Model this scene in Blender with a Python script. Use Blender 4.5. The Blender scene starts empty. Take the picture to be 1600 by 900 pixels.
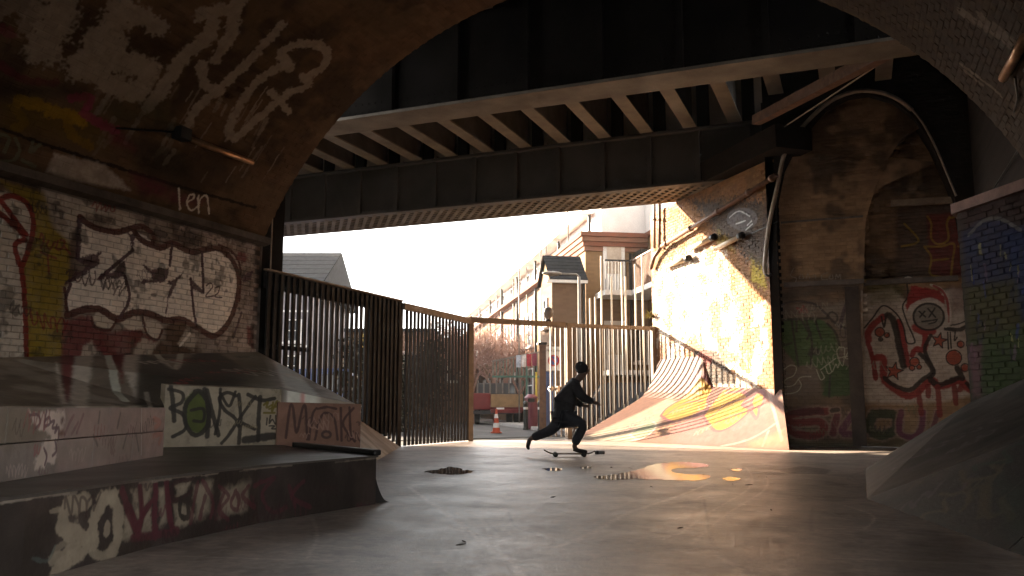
import bpy, bmesh, math, random
import numpy as np
from mathutils import Vector, Matrix
random.seed(7); RNG = np.random.default_rng(7)
R = math.radians
scene = bpy.context.scene
COL = scene.collection

# ------------------------------------------------------------------ camera, sky, sun, exposure
TH, PT, FPX = R(22), R(7.94), 1340.0          # heading left of +Y, pitch up, focal length in photo pixels
CAMP = Vector((0, 0, .8))
FWD = Vector((-math.sin(TH)*math.cos(PT), math.cos(TH)*math.cos(PT), math.sin(PT)))
RGT = Vector((math.cos(TH), math.sin(TH), 0))
UPV = RGT.cross(FWD)
cd = bpy.data.cameras.new('camera'); cam = bpy.data.objects.new('camera', cd); COL.objects.link(cam)
cd.sensor_width = 36; cd.lens = 36*FPX/1600; cd.clip_end = 3000; cd.clip_start = .05
M = Matrix((RGT, UPV, -FWD)).transposed().to_4x4(); M.translation = CAMP
cam.matrix_world = M
scene.camera = cam

SUN_DIR = Vector((1, -.33, -.346)).normalized()   # the way the light travels
w = bpy.data.worlds.new('World'); scene.world = w; w.use_nodes = True
nt = w.node_tree; bg = nt.nodes['Background']
sky = nt.nodes.new('ShaderNodeTexSky'); sky.sky_type = 'NISHITA'; sky.sun_disc = False
sky.sun_elevation = math.asin(-SUN_DIR.z)
sky.sun_rotation = math.atan2(-SUN_DIR.x, -SUN_DIR.y)
sky.air_density = 1.2; sky.dust_density = 1.6; sky.ozone_density = 1.0
hs = nt.nodes.new('ShaderNodeHueSaturation'); hs.inputs['Saturation'].default_value = .12   # winter haze: a nearly white sky
nt.links.new(sky.outputs[0], hs.inputs['Color']); nt.links.new(hs.outputs[0], bg.inputs[0]); bg.inputs[1].default_value = .105
sl = bpy.data.lights.new('sun', 'SUN'); sl.energy = 4.9; sl.angle = R(.75); sl.color = (1, .80, .58)
so = bpy.data.objects.new('sun', sl); COL.objects.link(so)
so.rotation_euler = SUN_DIR.to_track_quat('-Z', 'Y').to_euler(); so.location = (-20, 8, 20)
scene.view_settings.view_transform = 'Standard'; scene.view_settings.look = 'None'
scene.view_settings.exposure = 3.35; scene.view_settings.gamma = 1
cy = scene.cycles
cy.max_bounces = 10; cy.diffuse_bounces = 7; cy.glossy_bounces = 4; cy.transmission_bounces = 4
cy.caustics_reflective = False; cy.caustics_refractive = False; cy.sample_clamp_indirect = 4
cy.use_denoising = True

# ------------------------------------------------------------------ photo pixel <-> place
def ray(px, py):
    return (FWD + RGT*((px-800)/FPX) + UPV*((450-py)/FPX))
def hit(px, py, P, N):
    d = ray(px, py); N = Vector(N)
    return CAMP + d*((Vector(P)-CAMP).dot(N)/d.dot(N))
def hitY(px, py, Y): return hit(px, py, (0, Y, 0), (0, 1, 0))
def hitX(px, py, X): return hit(px, py, (X, 0, 0), (1, 0, 0))
def hitZ(px, py, Z=0): return hit(px, py, (0, 0, Z), (0, 0, 1))
def C(x, d, z=0):                              # metres right / ahead of the camera, on the level
    return Vector((x*math.cos(TH)-d*math.sin(TH), x*math.sin(TH)+d*math.cos(TH), z))
def proj(p):
    q = Vector(p)-CAMP; f = q.dot(FWD)
    if f < .05: return None
    return 800+FPX*q.dot(RGT)/f, 450-FPX*q.dot(UPV)/f, f

# ------------------------------------------------------------------ mesh helpers
class MB:
    def __init__(s): s.v = []; s.f = []
    def add(s, vs, fs):
        n = len(s.v); s.v += [tuple(v) for v in vs]; s.f += [tuple(i+n for i in f) for f in fs]; return s
    def box(s, a, b):
        x0, y0, z0 = a; x1, y1, z1 = b
        return s.add([(x0,y0,z0),(x1,y0,z0),(x1,y1,z0),(x0,y1,z0),(x0,y0,z1),(x1,y0,z1),(x1,y1,z1),(x0,y1,z1)],
                     [(3,2,1,0),(4,5,6,7),(0,1,5,4),(1,2,6,5),(2,3,7,6),(3,0,4,7)])
    def obox(s, c, X, Y, Z, sx, sy, sz):      # centre, unit axes, full sizes
        c = Vector(c); X = Vector(X)*sx/2; Y = Vector(Y)*sy/2; Z = Vector(Z)*sz/2
        vs = [c-X-Y-Z, c+X-Y-Z, c+X+Y-Z, c-X+Y-Z, c-X-Y+Z, c+X-Y+Z, c+X+Y+Z, c-X+Y+Z]
        return s.add(vs, [(3,2,1,0),(4,5,6,7),(0,1,5,4),(1,2,6,5),(2,3,7,6),(3,0,4,7)])
    def beam(s, a, b, w, h, up=(0,0,1)):       # rectangular bar from a to b
        a = Vector(a); b = Vector(b); Y = (b-a); L = Y.length; Y.normalize()
        X = Y.cross(Vector(up)); X = X.normalized() if X.length > 1e-4 else Vector((1,0,0)); Z = X.cross(Y)
        return s.obox((a+b)/2, X, Y, Z, w, L, h)
    def prism(s, poly, z0, z1):                # poly CCW in xy
        n = len(poly); vs = [(p[0],p[1],z0) for p in poly]+[(p[0],p[1],z1) for p in poly]
        fs = [tuple(range(n-1,-1,-1)), tuple(range(n,2*n))]+[(i,(i+1)%n,n+(i+1)%n,n+i) for i in range(n)]
        return s.add(vs, fs)
    def tube(s, pts, r, n=8, cap=True):
        pts = [Vector(p) for p in pts]; m = len(pts); rs = r if isinstance(r, (list, tuple)) else [r]*m
        vs = []; t0 = (pts[1]-pts[0]).normalized()
        a = t0.orthogonal().normalized()
        for i, p in enumerate(pts):
            t = (pts[min(i+1,m-1)]-pts[max(i-1,0)]).normalized()
            a = (a-t*a.dot(t)); a = a.normalized() if a.length > 1e-6 else t.orthogonal().normalized()
            b = t.cross(a)
            for k in range(n):
                an = 2*math.pi*k/n; vs.append(p+(a*math.cos(an)+b*math.sin(an))*rs[i])
        fs = [(i*n+k, i*n+(k+1)%n, (i+1)*n+(k+1)%n, (i+1)*n+k) for i in range(m-1) for k in range(n)]
        if cap: fs += [tuple(range(n-1,-1,-1)), tuple(range((m-1)*n, m*n))]
        return s.add(vs, fs)
    def lathe(s, c, prof, n=16):               # prof [(r,z)...] about +Z through c
        vs = [(c[0]+r*math.cos(2*math.pi*k/n), c[1]+r*math.sin(2*math.pi*k/n), c[2]+z) for r, z in prof for k in range(n)]
        m = len(prof)
        fs = [(i*n+k, i*n+(k+1)%n, (i+1)*n+(k+1)%n, (i+1)*n+k) for i in range(m-1) for k in range(n)]
        fs += [tuple(range(n-1,-1,-1)), tuple(range((m-1)*n, m*n))]
        return s.add(vs, fs)
    def grid(s, P):                            # P[i][j] points
        a, b = len(P), len(P[0])
        return s.add([p for r in P for p in r], [(i*b+j, i*b+j+1, (i+1)*b+j+1, (i+1)*b+j) for i in range(a-1) for j in range(b-1)])
    def build(s, name, mat, parent=None, smooth=False, bevel=0):
        me = bpy.data.meshes.new(name)
        o = bpy.data.objects.new(name, me)
        off = Vector((0,0,0))
        if parent is not None: off = rootloc(parent); o.parent = parent
        me.from_pydata([tuple(Vector(v)-off) for v in s.v], [], s.f); me.update()
        if smooth: me.shade_smooth()
        if mat: me.materials.append(mat)
        COL.objects.link(o)
        if bevel:
            b = o.modifiers.new('bevel', 'BEVEL'); b.width = bevel; b.segments = 2; b.limit_method = 'ANGLE'
        return o
def rootloc(o):
    p = Vector(o.location)
    while o.parent: o = o.parent; p = p+Vector(o.location)
    return p
def tag(o, label=None, cat=None, group=None, kind=None):
    if label: o['label'] = label
    if cat: o['category'] = cat
    if group: o['group'] = group
    if kind: o['kind'] = kind
    return o
def thing(name, label, cat, loc=(0,0,0), group=None):
    o = bpy.data.objects.new(name, None); o.location = loc; o.empty_display_size = .2; COL.objects.link(o)
    return tag(o, label, cat, group)
def copy_tree(o, delta=None, parent=None):
    c = o.copy(); COL.objects.link(c)
    if parent: c.parent = parent
    if delta is not None: c.location = Vector(c.location)+Vector(delta)
    for ch in list(o.children): copy_tree(ch, None, c)
    return c

# ------------------------------------------------------------------ spray-paint canvases (colour + cover, drawn with numpy on the wall's own metres)
def vnoise(h, w, cell, seed):
    r = np.random.default_rng(seed); gh, gw = int(h/cell)+3, int(w/cell)+3
    g = r.random((gh, gw)); y = np.arange(h)/cell; x = np.arange(w)/cell
    yi = y.astype(int); xi = x.astype(int); fy = (y-yi)[:,None]; fx = (x-xi)[None,:]
    fy = fy*fy*(3-2*fy); fx = fx*fx*(3-2*fx)
    return (g[np.ix_(yi,xi)]*(1-fy)*(1-fx)+g[np.ix_(yi+1,xi)]*fy*(1-fx)+g[np.ix_(yi,xi+1)]*(1-fy)*fx+g[np.ix_(yi+1,xi+1)]*fy*fx)
def fnoise(h, w, cell, seed):
    return (vnoise(h,w,cell,seed)*.5+vnoise(h,w,max(2,cell/2.3),seed+1)*.3+vnoise(h,w,max(1.5,cell/5.1),seed+2)*.2)
def sstep(a, b, x):
    t = np.clip((x-a)/(b-a), 0, 1); return t*t*(3-2*t)
def smooth(pts, n=6):
    if len(pts) < 3: return pts
    out = []; P = [pts[0]]+list(pts)+[pts[-1]]
    for i in range(1, len(P)-2):
        p0, p1, p2, p3 = [np.array(q, float) for q in P[i-1:i+3]]
        for k in range(n):
            t = k/n; out.append(tuple(.5*((2*p1)+(p2-p0)*t+(2*p0-5*p1+4*p2-p3)*t*t+(3*p1-p0-3*p2+p3)*t**3)))
    out.append(tuple(pts[-1])); return out
class Canvas:
    def __init__(s, u0, u1, v0, v1, ppm, fn=None, seed=1):
        s.u0, s.u1, s.v0, s.v1, s.ppm, s.fn = u0, u1, v0, v1, ppm, fn
        s.w = int((u1-u0)*ppm); s.h = int((v1-v0)*ppm)
        s.rgb = np.zeros((s.h, s.w, 3), np.float32); s.a = np.zeros((s.h, s.w), np.float32)
        s.seed = seed; s.n1 = fnoise(s.h, s.w, ppm*.22, seed*10); s.n2 = fnoise(s.h, s.w, ppm*.05, seed*10+5)
        s.T = lambda x, y: (x, y)
    def map(s, sc, ox, oy): s.T = lambda x, y: (ox+x/sc, oy+y/sc)     # pixels of an enlarged crop -> photo pixels
    def uv(s, pts, raw=False):
        if raw: return [tuple(p) for p in pts]
        return [s.fn(*s.T(*p)) for p in pts]
    def _bb(s, U, m):
        x = [(p[0]-s.u0)*s.ppm for p in U]; y = [(p[1]-s.v0)*s.ppm for p in U]; m = m*s.ppm
        x0, x1 = int(max(0, min(x)-m)), int(min(s.w, max(x)+m+2)); y0, y1 = int(max(0, min(y)-m)), int(min(s.h, max(y)+m+2))
        return x0, x1, y0, y1
    def _over(s, box, m, col):
        x0, x1, y0, y1 = box; m = m.astype(np.float32)
        a = s.a[y0:y1, x0:x1]; c = s.rgb[y0:y1, x0:x1]; out = m+a*(1-m)
        c[:] = (np.array(col, np.float32)*m[...,None]+c*(a*(1-m))[...,None])/np.maximum(out, 1e-5)[...,None]; a[:] = out
    def _dist(s, U, box, closed):
        x0, x1, y0, y1 = box
        X = s.u0+(np.arange(x0,x1)+.5)/s.ppm; Y = s.v0+(np.arange(y0,y1)+.5)/s.ppm; X, Y = np.meshgrid(X, Y)
        D = np.full(X.shape, 1e9); ins = np.zeros(X.shape, bool); n = len(U)
        for i in range(n if closed else n-1):
            ax, ay = U[i]; bx, by = U[(i+1) % n]; dx, dy = bx-ax, by-ay; L = dx*dx+dy*dy+1e-12
            t = np.clip(((X-ax)*dx+(Y-ay)*dy)/L, 0, 1); D = np.minimum(D, (X-ax-t*dx)**2+(Y-ay-t*dy)**2)
            if closed and ay != by: ins ^= ((ay > Y) != (by > Y)) & (X < dx*(Y-ay)/(by-ay)+ax)
        return np.sqrt(D), ins
    def stroke(s, pts, wd, col, al=1, soft=.3, sm=True, raw=False, rough=.25):
        U = s.uv(pts, raw); U = smooth(U) if sm else U
        box = s._bb(U, wd)
        if box[1] <= box[0] or box[3] <= box[2]: return
        D, _ = s._dist(U, box, False); n = s.n2[box[2]:box[3], box[0]:box[1]]
        r = wd/2*(1+rough*(n-.5)*2); m = (1-sstep(r*(1-soft), r*(1+soft*.5)+1e-4, D))*al
        s._over(box, m, col)
    def fill(s, pts, col, al=1, soft=.02, sm=False, raw=False, wear=0, edge=.03):
        U = s.uv(pts, raw); U = smooth(U+[U[0]])[:-1] if sm else U
        box = s._bb(U, soft+edge)
        if box[1] <= box[0] or box[3] <= box[2]: return
        D, ins = s._dist(U, box, True); sd = np.where(ins, D, -D)
        n = s.n2[box[2]:box[3], box[0]:box[1]]; n1 = s.n1[box[2]:box[3], box[0]:box[1]]
        m = sstep(-soft, soft, sd+edge*(n-.5)*2)*al
        if wear: m = m*(1-wear*sstep(.45, .62, .55*n1+.45*n))
        s._over(box, m, col)
    def ell(s, c, rx, ry, col, al=1, rot=0, **k):
        P = [(c[0]+rx*math.cos(t)*math.cos(rot)-ry*math.sin(t)*math.sin(rot), c[1]+rx*math.cos(t)*math.sin(rot)+ry*math.sin(t)*math.cos(rot)) for t in np.linspace(0, 2*math.pi, 22)[:-1]]
        s.fill(P, col, al, **k); return P
    def ring(s, c, rx, ry, wd, col, al=1, **k):
        s.stroke([(c[0]+rx*math.cos(t), c[1]+ry*math.sin(t)) for t in np.linspace(0, 2*math.pi, 22)], wd, col, al, **k)
    def stain(s, col, al, lo=.5, hi=.65, cell=.4, seed=3, box=None):   # blotches of old paint or grime with a shape of their own
        n = fnoise(s.h, s.w, cell*s.ppm, seed+s.seed*31); m = sstep(lo, hi, n)*al
        if box is not None:
            U = s.uv(box); b = s._bb(U, 0); D, ins = s._dist(U, (0,s.w,0,s.h), True); m = m*sstep(-.15, .15, np.where(ins, D, -D))
        s._over((0,s.w,0,s.h), m, col)
    def tags(s, box, n, cols, seed, hh=.16, wd=.016, al=.8):          # quick hand-style squiggles inside a photo-pixel box
        r = random.Random(seed); T = s.T; s.T = lambda x, y: (x, y)
        for k in range(n):
            x, y = r.uniform(box[0], box[2]), r.uniform(box[1], box[3]); U = s.uv([(x, y)])[0]; m = r.randint(3, 7); P = []; h = hh*r.uniform(.6, 1.3); sl = r.uniform(-.25, .35)
            for j in range(m*3): P.append((U[0]+(j*.33+.25*math.sin(j*2.1+k))*h*.55, U[1]+h*(.5*math.sin(j*1.9+r.uniform(-.5,.5))+r.uniform(-.15,.15))+sl*j*h*.12))
            s.stroke(P, wd*r.uniform(.8,1.6), r.choice(cols), al*r.uniform(.6,1), raw=True)
        s.T = T
    def image(s, name):
        im = bpy.data.images.new(name, s.w, s.h, alpha=True, float_buffer=True, is_data=True)
        px = np.dstack([s.rgb, s.a]).astype(np.float32); im.pixels.foreach_set(px.ravel()); im.alpha_mode = 'CHANNEL_PACKED'; im.update(); im.pack()
        return im

# ------------------------------------------------------------------ materials
class NT:
    def __init__(s, name):
        s.m = bpy.data.materials.new(name); s.m.use_nodes = True; s.t = s.m.node_tree; s.b = s.t.nodes['Principled BSDF']
        s.pos = s.n('ShaderNodeNewGeometry').outputs['Position']
    def n(s, typ, **k):
        x = s.t.nodes.new(typ)
        for a, b in k.items(): setattr(x, a, b)
        return x
    def put(s, i, v):
        if isinstance(v, bpy.types.NodeSocket): s.t.links.new(v, i)
        elif v is not None:
            if hasattr(i.default_value, '__len__'):
                v = tuple(v)
                if len(i.default_value) == 4 and len(v) == 3: v = v+(1,)
            i.default_value = v
    def math(s, op, a, b=None, c=None, clamp=False):
        x = s.n('ShaderNodeMath', operation=op, use_clamp=clamp)
        for i, v in enumerate((a, b, c)): s.put(x.inputs[i], v) if v is not None else 0
        return x.outputs[0]
    def vec(s, op, a, b=None):
        x = s.n('ShaderNodeVectorMath', operation=op); s.put(x.inputs[0], a)
        if b is not None: s.put(x.inputs[1], b)
        return x.outputs['Value'] if op == 'DOT_PRODUCT' else x.outputs[0]
    def noise(s, scale, detail=4, rough=.55, vec=None, color=False, dist=0):
        x = s.n('ShaderNodeTexNoise'); s.put(x.inputs['Vector'], vec or s.pos); x.inputs['Scale'].default_value = scale
        x.inputs['Detail'].default_value = detail; x.inputs['Roughness'].default_value = rough; x.inputs['Distortion'].default_value = dist
        return x.outputs['Color' if color else 'Fac']
    def ramp(s, f, lo, hi, a=0., b=1.):
        x = s.n('ShaderNodeMapRange'); x.clamp = True
        for i, v in enumerate((f, lo, hi, a, b)): s.put(x.inputs[i], v)
        return x.outputs[0]
    def mix(s, f, a, b, mode='MIX'):
        x = s.n('ShaderNodeMix', data_type='RGBA', blend_type=mode); s.put(x.inputs[0], f); s.put(x.inputs[6], a); s.put(x.inputs[7], b)
        return x.outputs[2]
    def bump(s, h, st=.3, dist=.01):
        x = s.n('ShaderNodeBump'); x.inputs['Strength'].default_value = st; x.inputs['Distance'].default_value = dist; s.put(x.inputs['Height'], h)
        s.put(s.b.inputs['Normal'], x.outputs[0])
    def out(s, col, rough=.8, metal=0., spec=.5):
        s.put(s.b.inputs['Base Color'], col); s.put(s.b.inputs['Roughness'], rough); s.put(s.b.inputs['Metallic'], metal); s.put(s.b.inputs['Specular IOR Level'], spec)
        return s.m
def plain(name, a, b=None, scale=3., rough=.7, metal=0., bump=.15, spec=.28, fine=40):
    t = NT(name); b = b or tuple(x*.6 for x in a)
    f = t.ramp(t.noise(scale, 5, .6), .35, .68); c = t.mix(f, a, b)
    g = t.ramp(t.noise(fine, 3), .3, .75, .82, 1.08)
    c = t.mix(1., c, t.n('ShaderNodeCombineColor').outputs[0], 'MIX') if False else c
    x = t.n('ShaderNodeVectorMath', operation='SCALE'); t.put(x.inputs[0], c); t.put(x.inputs['Scale'], g)
    t.bump(t.noise(fine, 4), bump, .006)
    return t.out(x.outputs[0], t.ramp(f, 0, 1, rough*.85, min(1, rough*1.1)), metal, spec)
def coords(t, O, U, V):
    d = t.vec('SUBTRACT', t.pos, tuple(O)); return t.vec('DOT_PRODUCT', d, tuple(U)), t.vec('DOT_PRODUCT', d, tuple(V))
def paint(name, cv, uvfn, c1, c2, brick=True, rough=.75, prough=.5, chip=.2, dirt=(.02,.016,.012), dirtamt=.5, bump=.35, coat_al=1., dscale=1.3, spec=.2, gloss=None):
    """Bare wall of colours c1..c2 (each brick its own shade), old dirt in patches, spray paint from a canvas on top."""
    t = NT(name); u, v = uvfn(t)
    if brick:
        row = t.math('FLOOR', t.math('DIVIDE', v, .075)); off = t.math('MULTIPLY', t.math('FLOORED_MODULO', row, 2.), .5)
        colm = t.math('FLOOR', t.math('ADD', t.math('DIVIDE', u, .225), off))
        cx = t.n('ShaderNodeCombineXYZ'); t.put(cx.inputs[0], colm); t.put(cx.inputs[1], row)
        wn = t.n('ShaderNodeTexWhiteNoise', noise_dimensions='2D'); t.put(wn.inputs['Vector'], cx.outputs[0]); f = wn.outputs['Value']
        f = t.math('ADD', t.math('MULTIPLY', f, .6), t.math('MULTIPLY', t.noise(5, 4), .4))
    else: f = t.ramp(t.noise(2.2, 6, .62), .3, .7)
    c = t.mix(f, c1, c2)
    dm = t.math('MULTIPLY', t.ramp(t.noise(dscale, 6, .65), .42, .66), dirtamt); c = t.mix(dm, c, dirt)
    r = t.ramp(f, 0, 1, rough*.9, min(1, rough*1.1))
    if cv is not None:
        uu = t.math('DIVIDE', t.math('SUBTRACT', u, cv.u0), cv.u1-cv.u0); vv = t.math('DIVIDE', t.math('SUBTRACT', v, cv.v0), cv.v1-cv.v0)
        cx = t.n('ShaderNodeCombineXYZ'); t.put(cx.inputs[0], uu); t.put(cx.inputs[1], vv)
        im = t.n('ShaderNodeTexImage', extension='CLIP'); im.image = cv.image(name+'_paint'); t.put(im.inputs[0], cx.outputs[0])
        k = t.ramp(t.noise(22, 5, .7), .62, .74, 1., 1-chip); k = t.math('MULTIPLY', k, t.ramp(t.noise(3.1, 5, .7), .3, .75, 1., 1-chip*.7))
        al = t.math('MULTIPLY', t.math('MULTIPLY', im.outputs['Alpha'], k), coat_al)
        g = t.ramp(t.noise(7, 5, .6), .25, .75, .72, 1.12)
        x = t.n('ShaderNodeVectorMath', operation='SCALE'); t.put(x.inputs[0], im.outputs['Color']); t.put(x.inputs['Scale'], g)
        c = t.mix(al, c, x.outputs[0]); r = t.math('ADD', t.math('MULTIPLY', r, t.math('SUBTRACT', 1., al)), t.math('MULTIPLY', al, prough))
    if cv is not None and gloss:                # gloss emulsion under matt spray: the paler the paint, the shinier
        lum = t.vec('DOT_PRODUCT', im.outputs['Color'], (.3,.5,.2)); spec = t.math('ADD', spec, t.math('MULTIPLY', t.math('MULTIPLY', al, t.ramp(lum, .25, .7)), gloss))
    t.bump(t.math('ADD', t.noise(30, 5, .65), t.math('MULTIPLY', t.noise(7, 3), .7)), bump, .012)
    return t.out(c, r, 0., spec)

# ------------------------------------------------------------------ bricks
def brick_mesh(name, L, D, H, k):
    r = np.random.default_rng(k); t = .006
    j = lambda: float(r.uniform(-.003, .003))
    v = [(-L/2,0,-H/2),(L/2,0,-H/2),(L/2,0,H/2),(-L/2,0,H/2)]
    v += [(-L/2+t+j(),D+j(),-H/2+t+j()),(L/2-t+j(),D+j(),-H/2+t+j()),(L/2-t+j(),D+j(),H/2-t+j()),(-L/2+t+j(),D+j(),H/2-t+j())]
    f = [(4,5,6,7),(0,1,5,4),(1,2,6,5),(2,3,7,6),(3,0,4,7)]
    return v, f
def lay(root, frames, mat, indiv=300, L=.219, D=.009, H=.069, jit=.004, seed=1, stuffname='brickwork', tilt=.02):
    """frames: (centre on wall face, along, outward, up); the largest in the picture become parts, the rest one part."""
    rr = random.Random(seed); off = rootloc(root); shapes = [brick_mesh('brick', L, D, H, seed*7+k) for k in range(5)]
    meshes = []
    for v, f in shapes:
        me = bpy.data.meshes.new('brick'); me.from_pydata(v, [], [tuple(reversed(q)) for q in f]); me.update(); me.materials.append(mat); meshes.append(me)
    sc = []
    for fr in frames:
        p = proj(fr[0])
        inn = p is not None and -20 < p[0] < 1620 and -20 < p[1] < 920
        sc.append((0 if inn else 1, (fr[0]-CAMP).length))
    order = sorted(range(len(frames)), key=lambda i: sc[i])
    big = MB(); n = 0
    for i in order:
        c, U, N, V = frames[i]; dj = rr.uniform(-jit, jit*.6); k = rr.randrange(5); an = rr.uniform(-.012, .012); N = (N+U*rr.gauss(0,tilt)+V*rr.gauss(0,tilt)).normalized(); U = (U-N*U.dot(N)).normalized()
        U2 = (U*math.cos(an)+V*math.sin(an)); V2 = N.cross(U2)*(1 if N.cross(U2).dot(V) > 0 else -1)
        c2 = c+N*dj
        if n < indiv and sc[i][0] == 0:
            o = bpy.data.objects.new('brick', meshes[k]); o.parent = root
            m = Matrix((U2, N, V2)).transposed()
            if m.determinant() < 0: m = Matrix((-U2, N, V2)).transposed()
            m = m.to_4x4(); m.translation = c2-off; o.matrix_local = m; COL.objects.link(o); n += 1
        else:
            v, f = shapes[k]; big.add([c2+U2*a+N*b+V2*d for a, b, d in v], f)
    if big.f:
        o = big.build(stuffname, mat, root); o['kind'] = 'stuff'
    return n
def wall_frames(O, U, V, N, W, H, keep=None, L=.225, H0=.075):
    O, U, V, N = map(Vector, (O, U, V, N)); out = []
    for r in range(int(H/H0)):
        for k in range(-1, int(W/L)+1):
            u = (k+.5+(.0 if r % 2 else .5))*L; v = (r+.5)*H0
            if u < L*.45 or u > W-L*.45: continue
            if keep is None or keep(u, v): out.append((O+U*u+V*v, U, N, V))
    return out
# ------------------------------------------------------------------ ground, floor, road
m_road = plain('asphalt', (.055,.052,.05), (.035,.034,.033), 1.5, .85)
m_grnd = plain('far_ground', (.07,.065,.055), (.05,.05,.045), .4, .9)
MB().grid([[(-400+i*100, -200+j*100, -.03) for j in range(9)] for i in range(9)]).build('ground', m_grnd)['kind'] = 'structure'

fc = Canvas(-9, 3, 1.5, 20, 60, lambda x, y: tuple(hitZ(x, y))[:2], seed=3)
fc.stain((.13,.108,.09), .4, .5, .7, .8, 5); fc.stain((.05,.043,.037), .45, .6, .72, .3, 9); fc.stain((.32,.27,.23), .35, .58, .7, .25, 14)
PALE = (.72,.63,.55); DK = (.025,.02,.018)
for p, wd, c, a in [([(640,762),(700,805),(760,850),(800,880),(815,900)], .05, PALE, .55), ([(872,855),(935,828),(985,800),(1060,775),(1125,748)], .05, PALE, .5),
    ([(1165,730),(1175,745),(1168,765),(1110,800),(1060,835)], .03, PALE, .5), ([(1198,745),(1195,765),(1140,800),(1080,850)], .03, PALE, .45), ([(1100,780),(1108,830),(1112,850)], .02, DK, .6),
    ([(795,800),(805,822),(838,834)], .02, DK, .5), ([(760,815),(778,832)], .02, DK, .4), ([(1118,868),(1150,885),(1160,900)], .04, PALE, .5), ([(1020,830),(1200,826)], .03, PALE, .3),
    ([(650,760),(720,758),(900,780)], .03, DK, .25), ([(700,900),(780,830),(860,780)], .04, PALE, .2), ([(870,785),(975,782)], .1, PALE, .35), ([(620,850),(700,838),(820,845)], .03, DK, .25)]:
    fc.stroke(p, wd*1.2, c, min(.8, a*1.25), .8, rough=1.1)
rr = random.Random(5)
for i in range(260):
    x, y = rr.uniform(-6, 1.5), rr.uniform(2.2, 16); an = rr.gauss(.2, .9); L = rr.uniform(.2, 1.8); b = rr.uniform(-.25, .25)
    fc.stroke([(x, y), (x+L*.5*math.cos(an)+b, y+L*.5*math.sin(an)), (x+L*math.cos(an), y+L*math.sin(an))], rr.choice([.008,.012,.02,.03]), rr.choice([PALE, PALE, DK]), rr.uniform(.15, .55), .8, raw=True, rough=.9)
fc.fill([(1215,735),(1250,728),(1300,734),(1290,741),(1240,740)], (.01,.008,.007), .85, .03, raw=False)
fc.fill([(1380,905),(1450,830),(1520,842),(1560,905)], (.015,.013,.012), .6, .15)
PUD = [[(925,745),(960,741),(1000,733),(1020,726),(1060,722),(1095,724),(1108,728),(1090,731),(1056,732),(1050,737),(1075,741),(1108,742),(1100,749),(1050,751),(990,748),(950,750)],
       [(660,737),(690,733),(705,729),(725,734),(742,736),(720,741),(690,741)],
       [(846,732),(868,731),(880,734),(862,736)],
       [(906,730),(922,729),(924,731),(912,733)],
       [(1129,748),(1140,745),(1155,748),(1148,751),(1135,751)],
       [(1142,733),(1155,732),(1158,735),(1147,736)]]
def damp(pts, g=1.35):
    U = [tuple(hitZ(*p))[:2] for p in smooth(pts+[pts[0]], 5)[:-1]]; mx = sum(u[0] for u in U)/len(U); my = sum(u[1] for u in U)/len(U)
    fc.fill([(mx+(u[0]-mx)*g, my+(u[1]-my)*g) for u in U], (.11,.09,.075), .75, .14, raw=True, edge=.3)
for q in PUD: damp(q)
t = NT('wet_concrete'); u, v = coords(t, (0,0,0), (1,0,0), (0,1,0))
cx = t.n('ShaderNodeCombineXYZ'); t.put(cx.inputs[0], t.math('DIVIDE', t.math('SUBTRACT', u, fc.u0), fc.u1-fc.u0)); t.put(cx.inputs[1], t.math('DIVIDE', t.math('SUBTRACT', v, fc.v0), fc.v1-fc.v0))
im = t.n('ShaderNodeTexImage', extension='CLIP'); im.image = fc.image('floor_scuffs'); t.put(im.inputs[0], cx.outputs[0])
f1 = t.ramp(t.noise(.7, 6, .65), .35, .65); f2 = t.noise(14, 6, .7); f3 = t.noise(3.3, 6, .7)
mp = t.n('ShaderNodeMapping'); mp.inputs['Rotation'].default_value = (0, 0, .5); mp.inputs['Scale'].default_value = (2.2, 30, 1); t.put(mp.inputs[0], t.pos); s1 = t.noise(1.6, 5, .7, vec=mp.outputs[0])
mp = t.n('ShaderNodeMapping'); mp.inputs['Rotation'].default_value = (0, 0, -.7); mp.inputs['Scale'].default_value = (2.2, 34, 1); t.put(mp.inputs[0], t.pos); s2 = t.noise(1.5, 5, .7, vec=mp.outputs[0])
scr = t.math('MAXIMUM', t.ramp(s1, .60, .72), t.ramp(s2, .60, .72)); scr = t.math('MULTIPLY', scr, t.ramp(f3, .4, .6))
c = t.mix(f1, (.42,.345,.295), (.29,.238,.203)); c = t.mix(t.math('MULTIPLY', scr, .55), c, (.46,.40,.345)); al = t.math('MULTIPLY', im.outputs['Alpha'], t.ramp(f2, .3, .65, .5, 1)); c = t.mix(al, c, im.outputs['Color'])
x = t.n('ShaderNodeVectorMath', operation='SCALE'); t.put(x.inputs[0], c); t.put(x.inputs['Scale'], t.math('MULTIPLY', t.ramp(f2, .3, .7, .5, 1.35), t.ramp(f3, .32, .68, .85, 1.1)))
rg = t.math('ADD', t.ramp(t.noise(1.1, 6, .7), .3, .7, .25, .44), t.math('MULTIPLY', t.ramp(f2, .3, .7), .14)); rg = t.math('ADD', rg, t.math('MULTIPLY', scr, .1))
sp = t.math('MULTIPLY', t.ramp(t.noise(12, 7, .85), .36, .66, .12, .8), t.ramp(f3, .32, .66, .7, 1.15)); sp = t.math('MULTIPLY', sp, t.math('SUBTRACT', 1., t.math('MULTIPLY', scr, .25)))
t.bump(t.math('ADD', t.math('ADD', t.noise(60, 5, .7), t.math('MULTIPLY', scr, .5)), t.math('MULTIPLY', t.noise(14, 6, .65), .9)), .38, .01)
m_floor = t.out(x.outputs[0], rg, 0, sp)
P1 = Vector((-8.8, 19.1, 0)); P2 = Vector((-5.15, 23.25, 0)); GD = (P2-P1).normalized()
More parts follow.
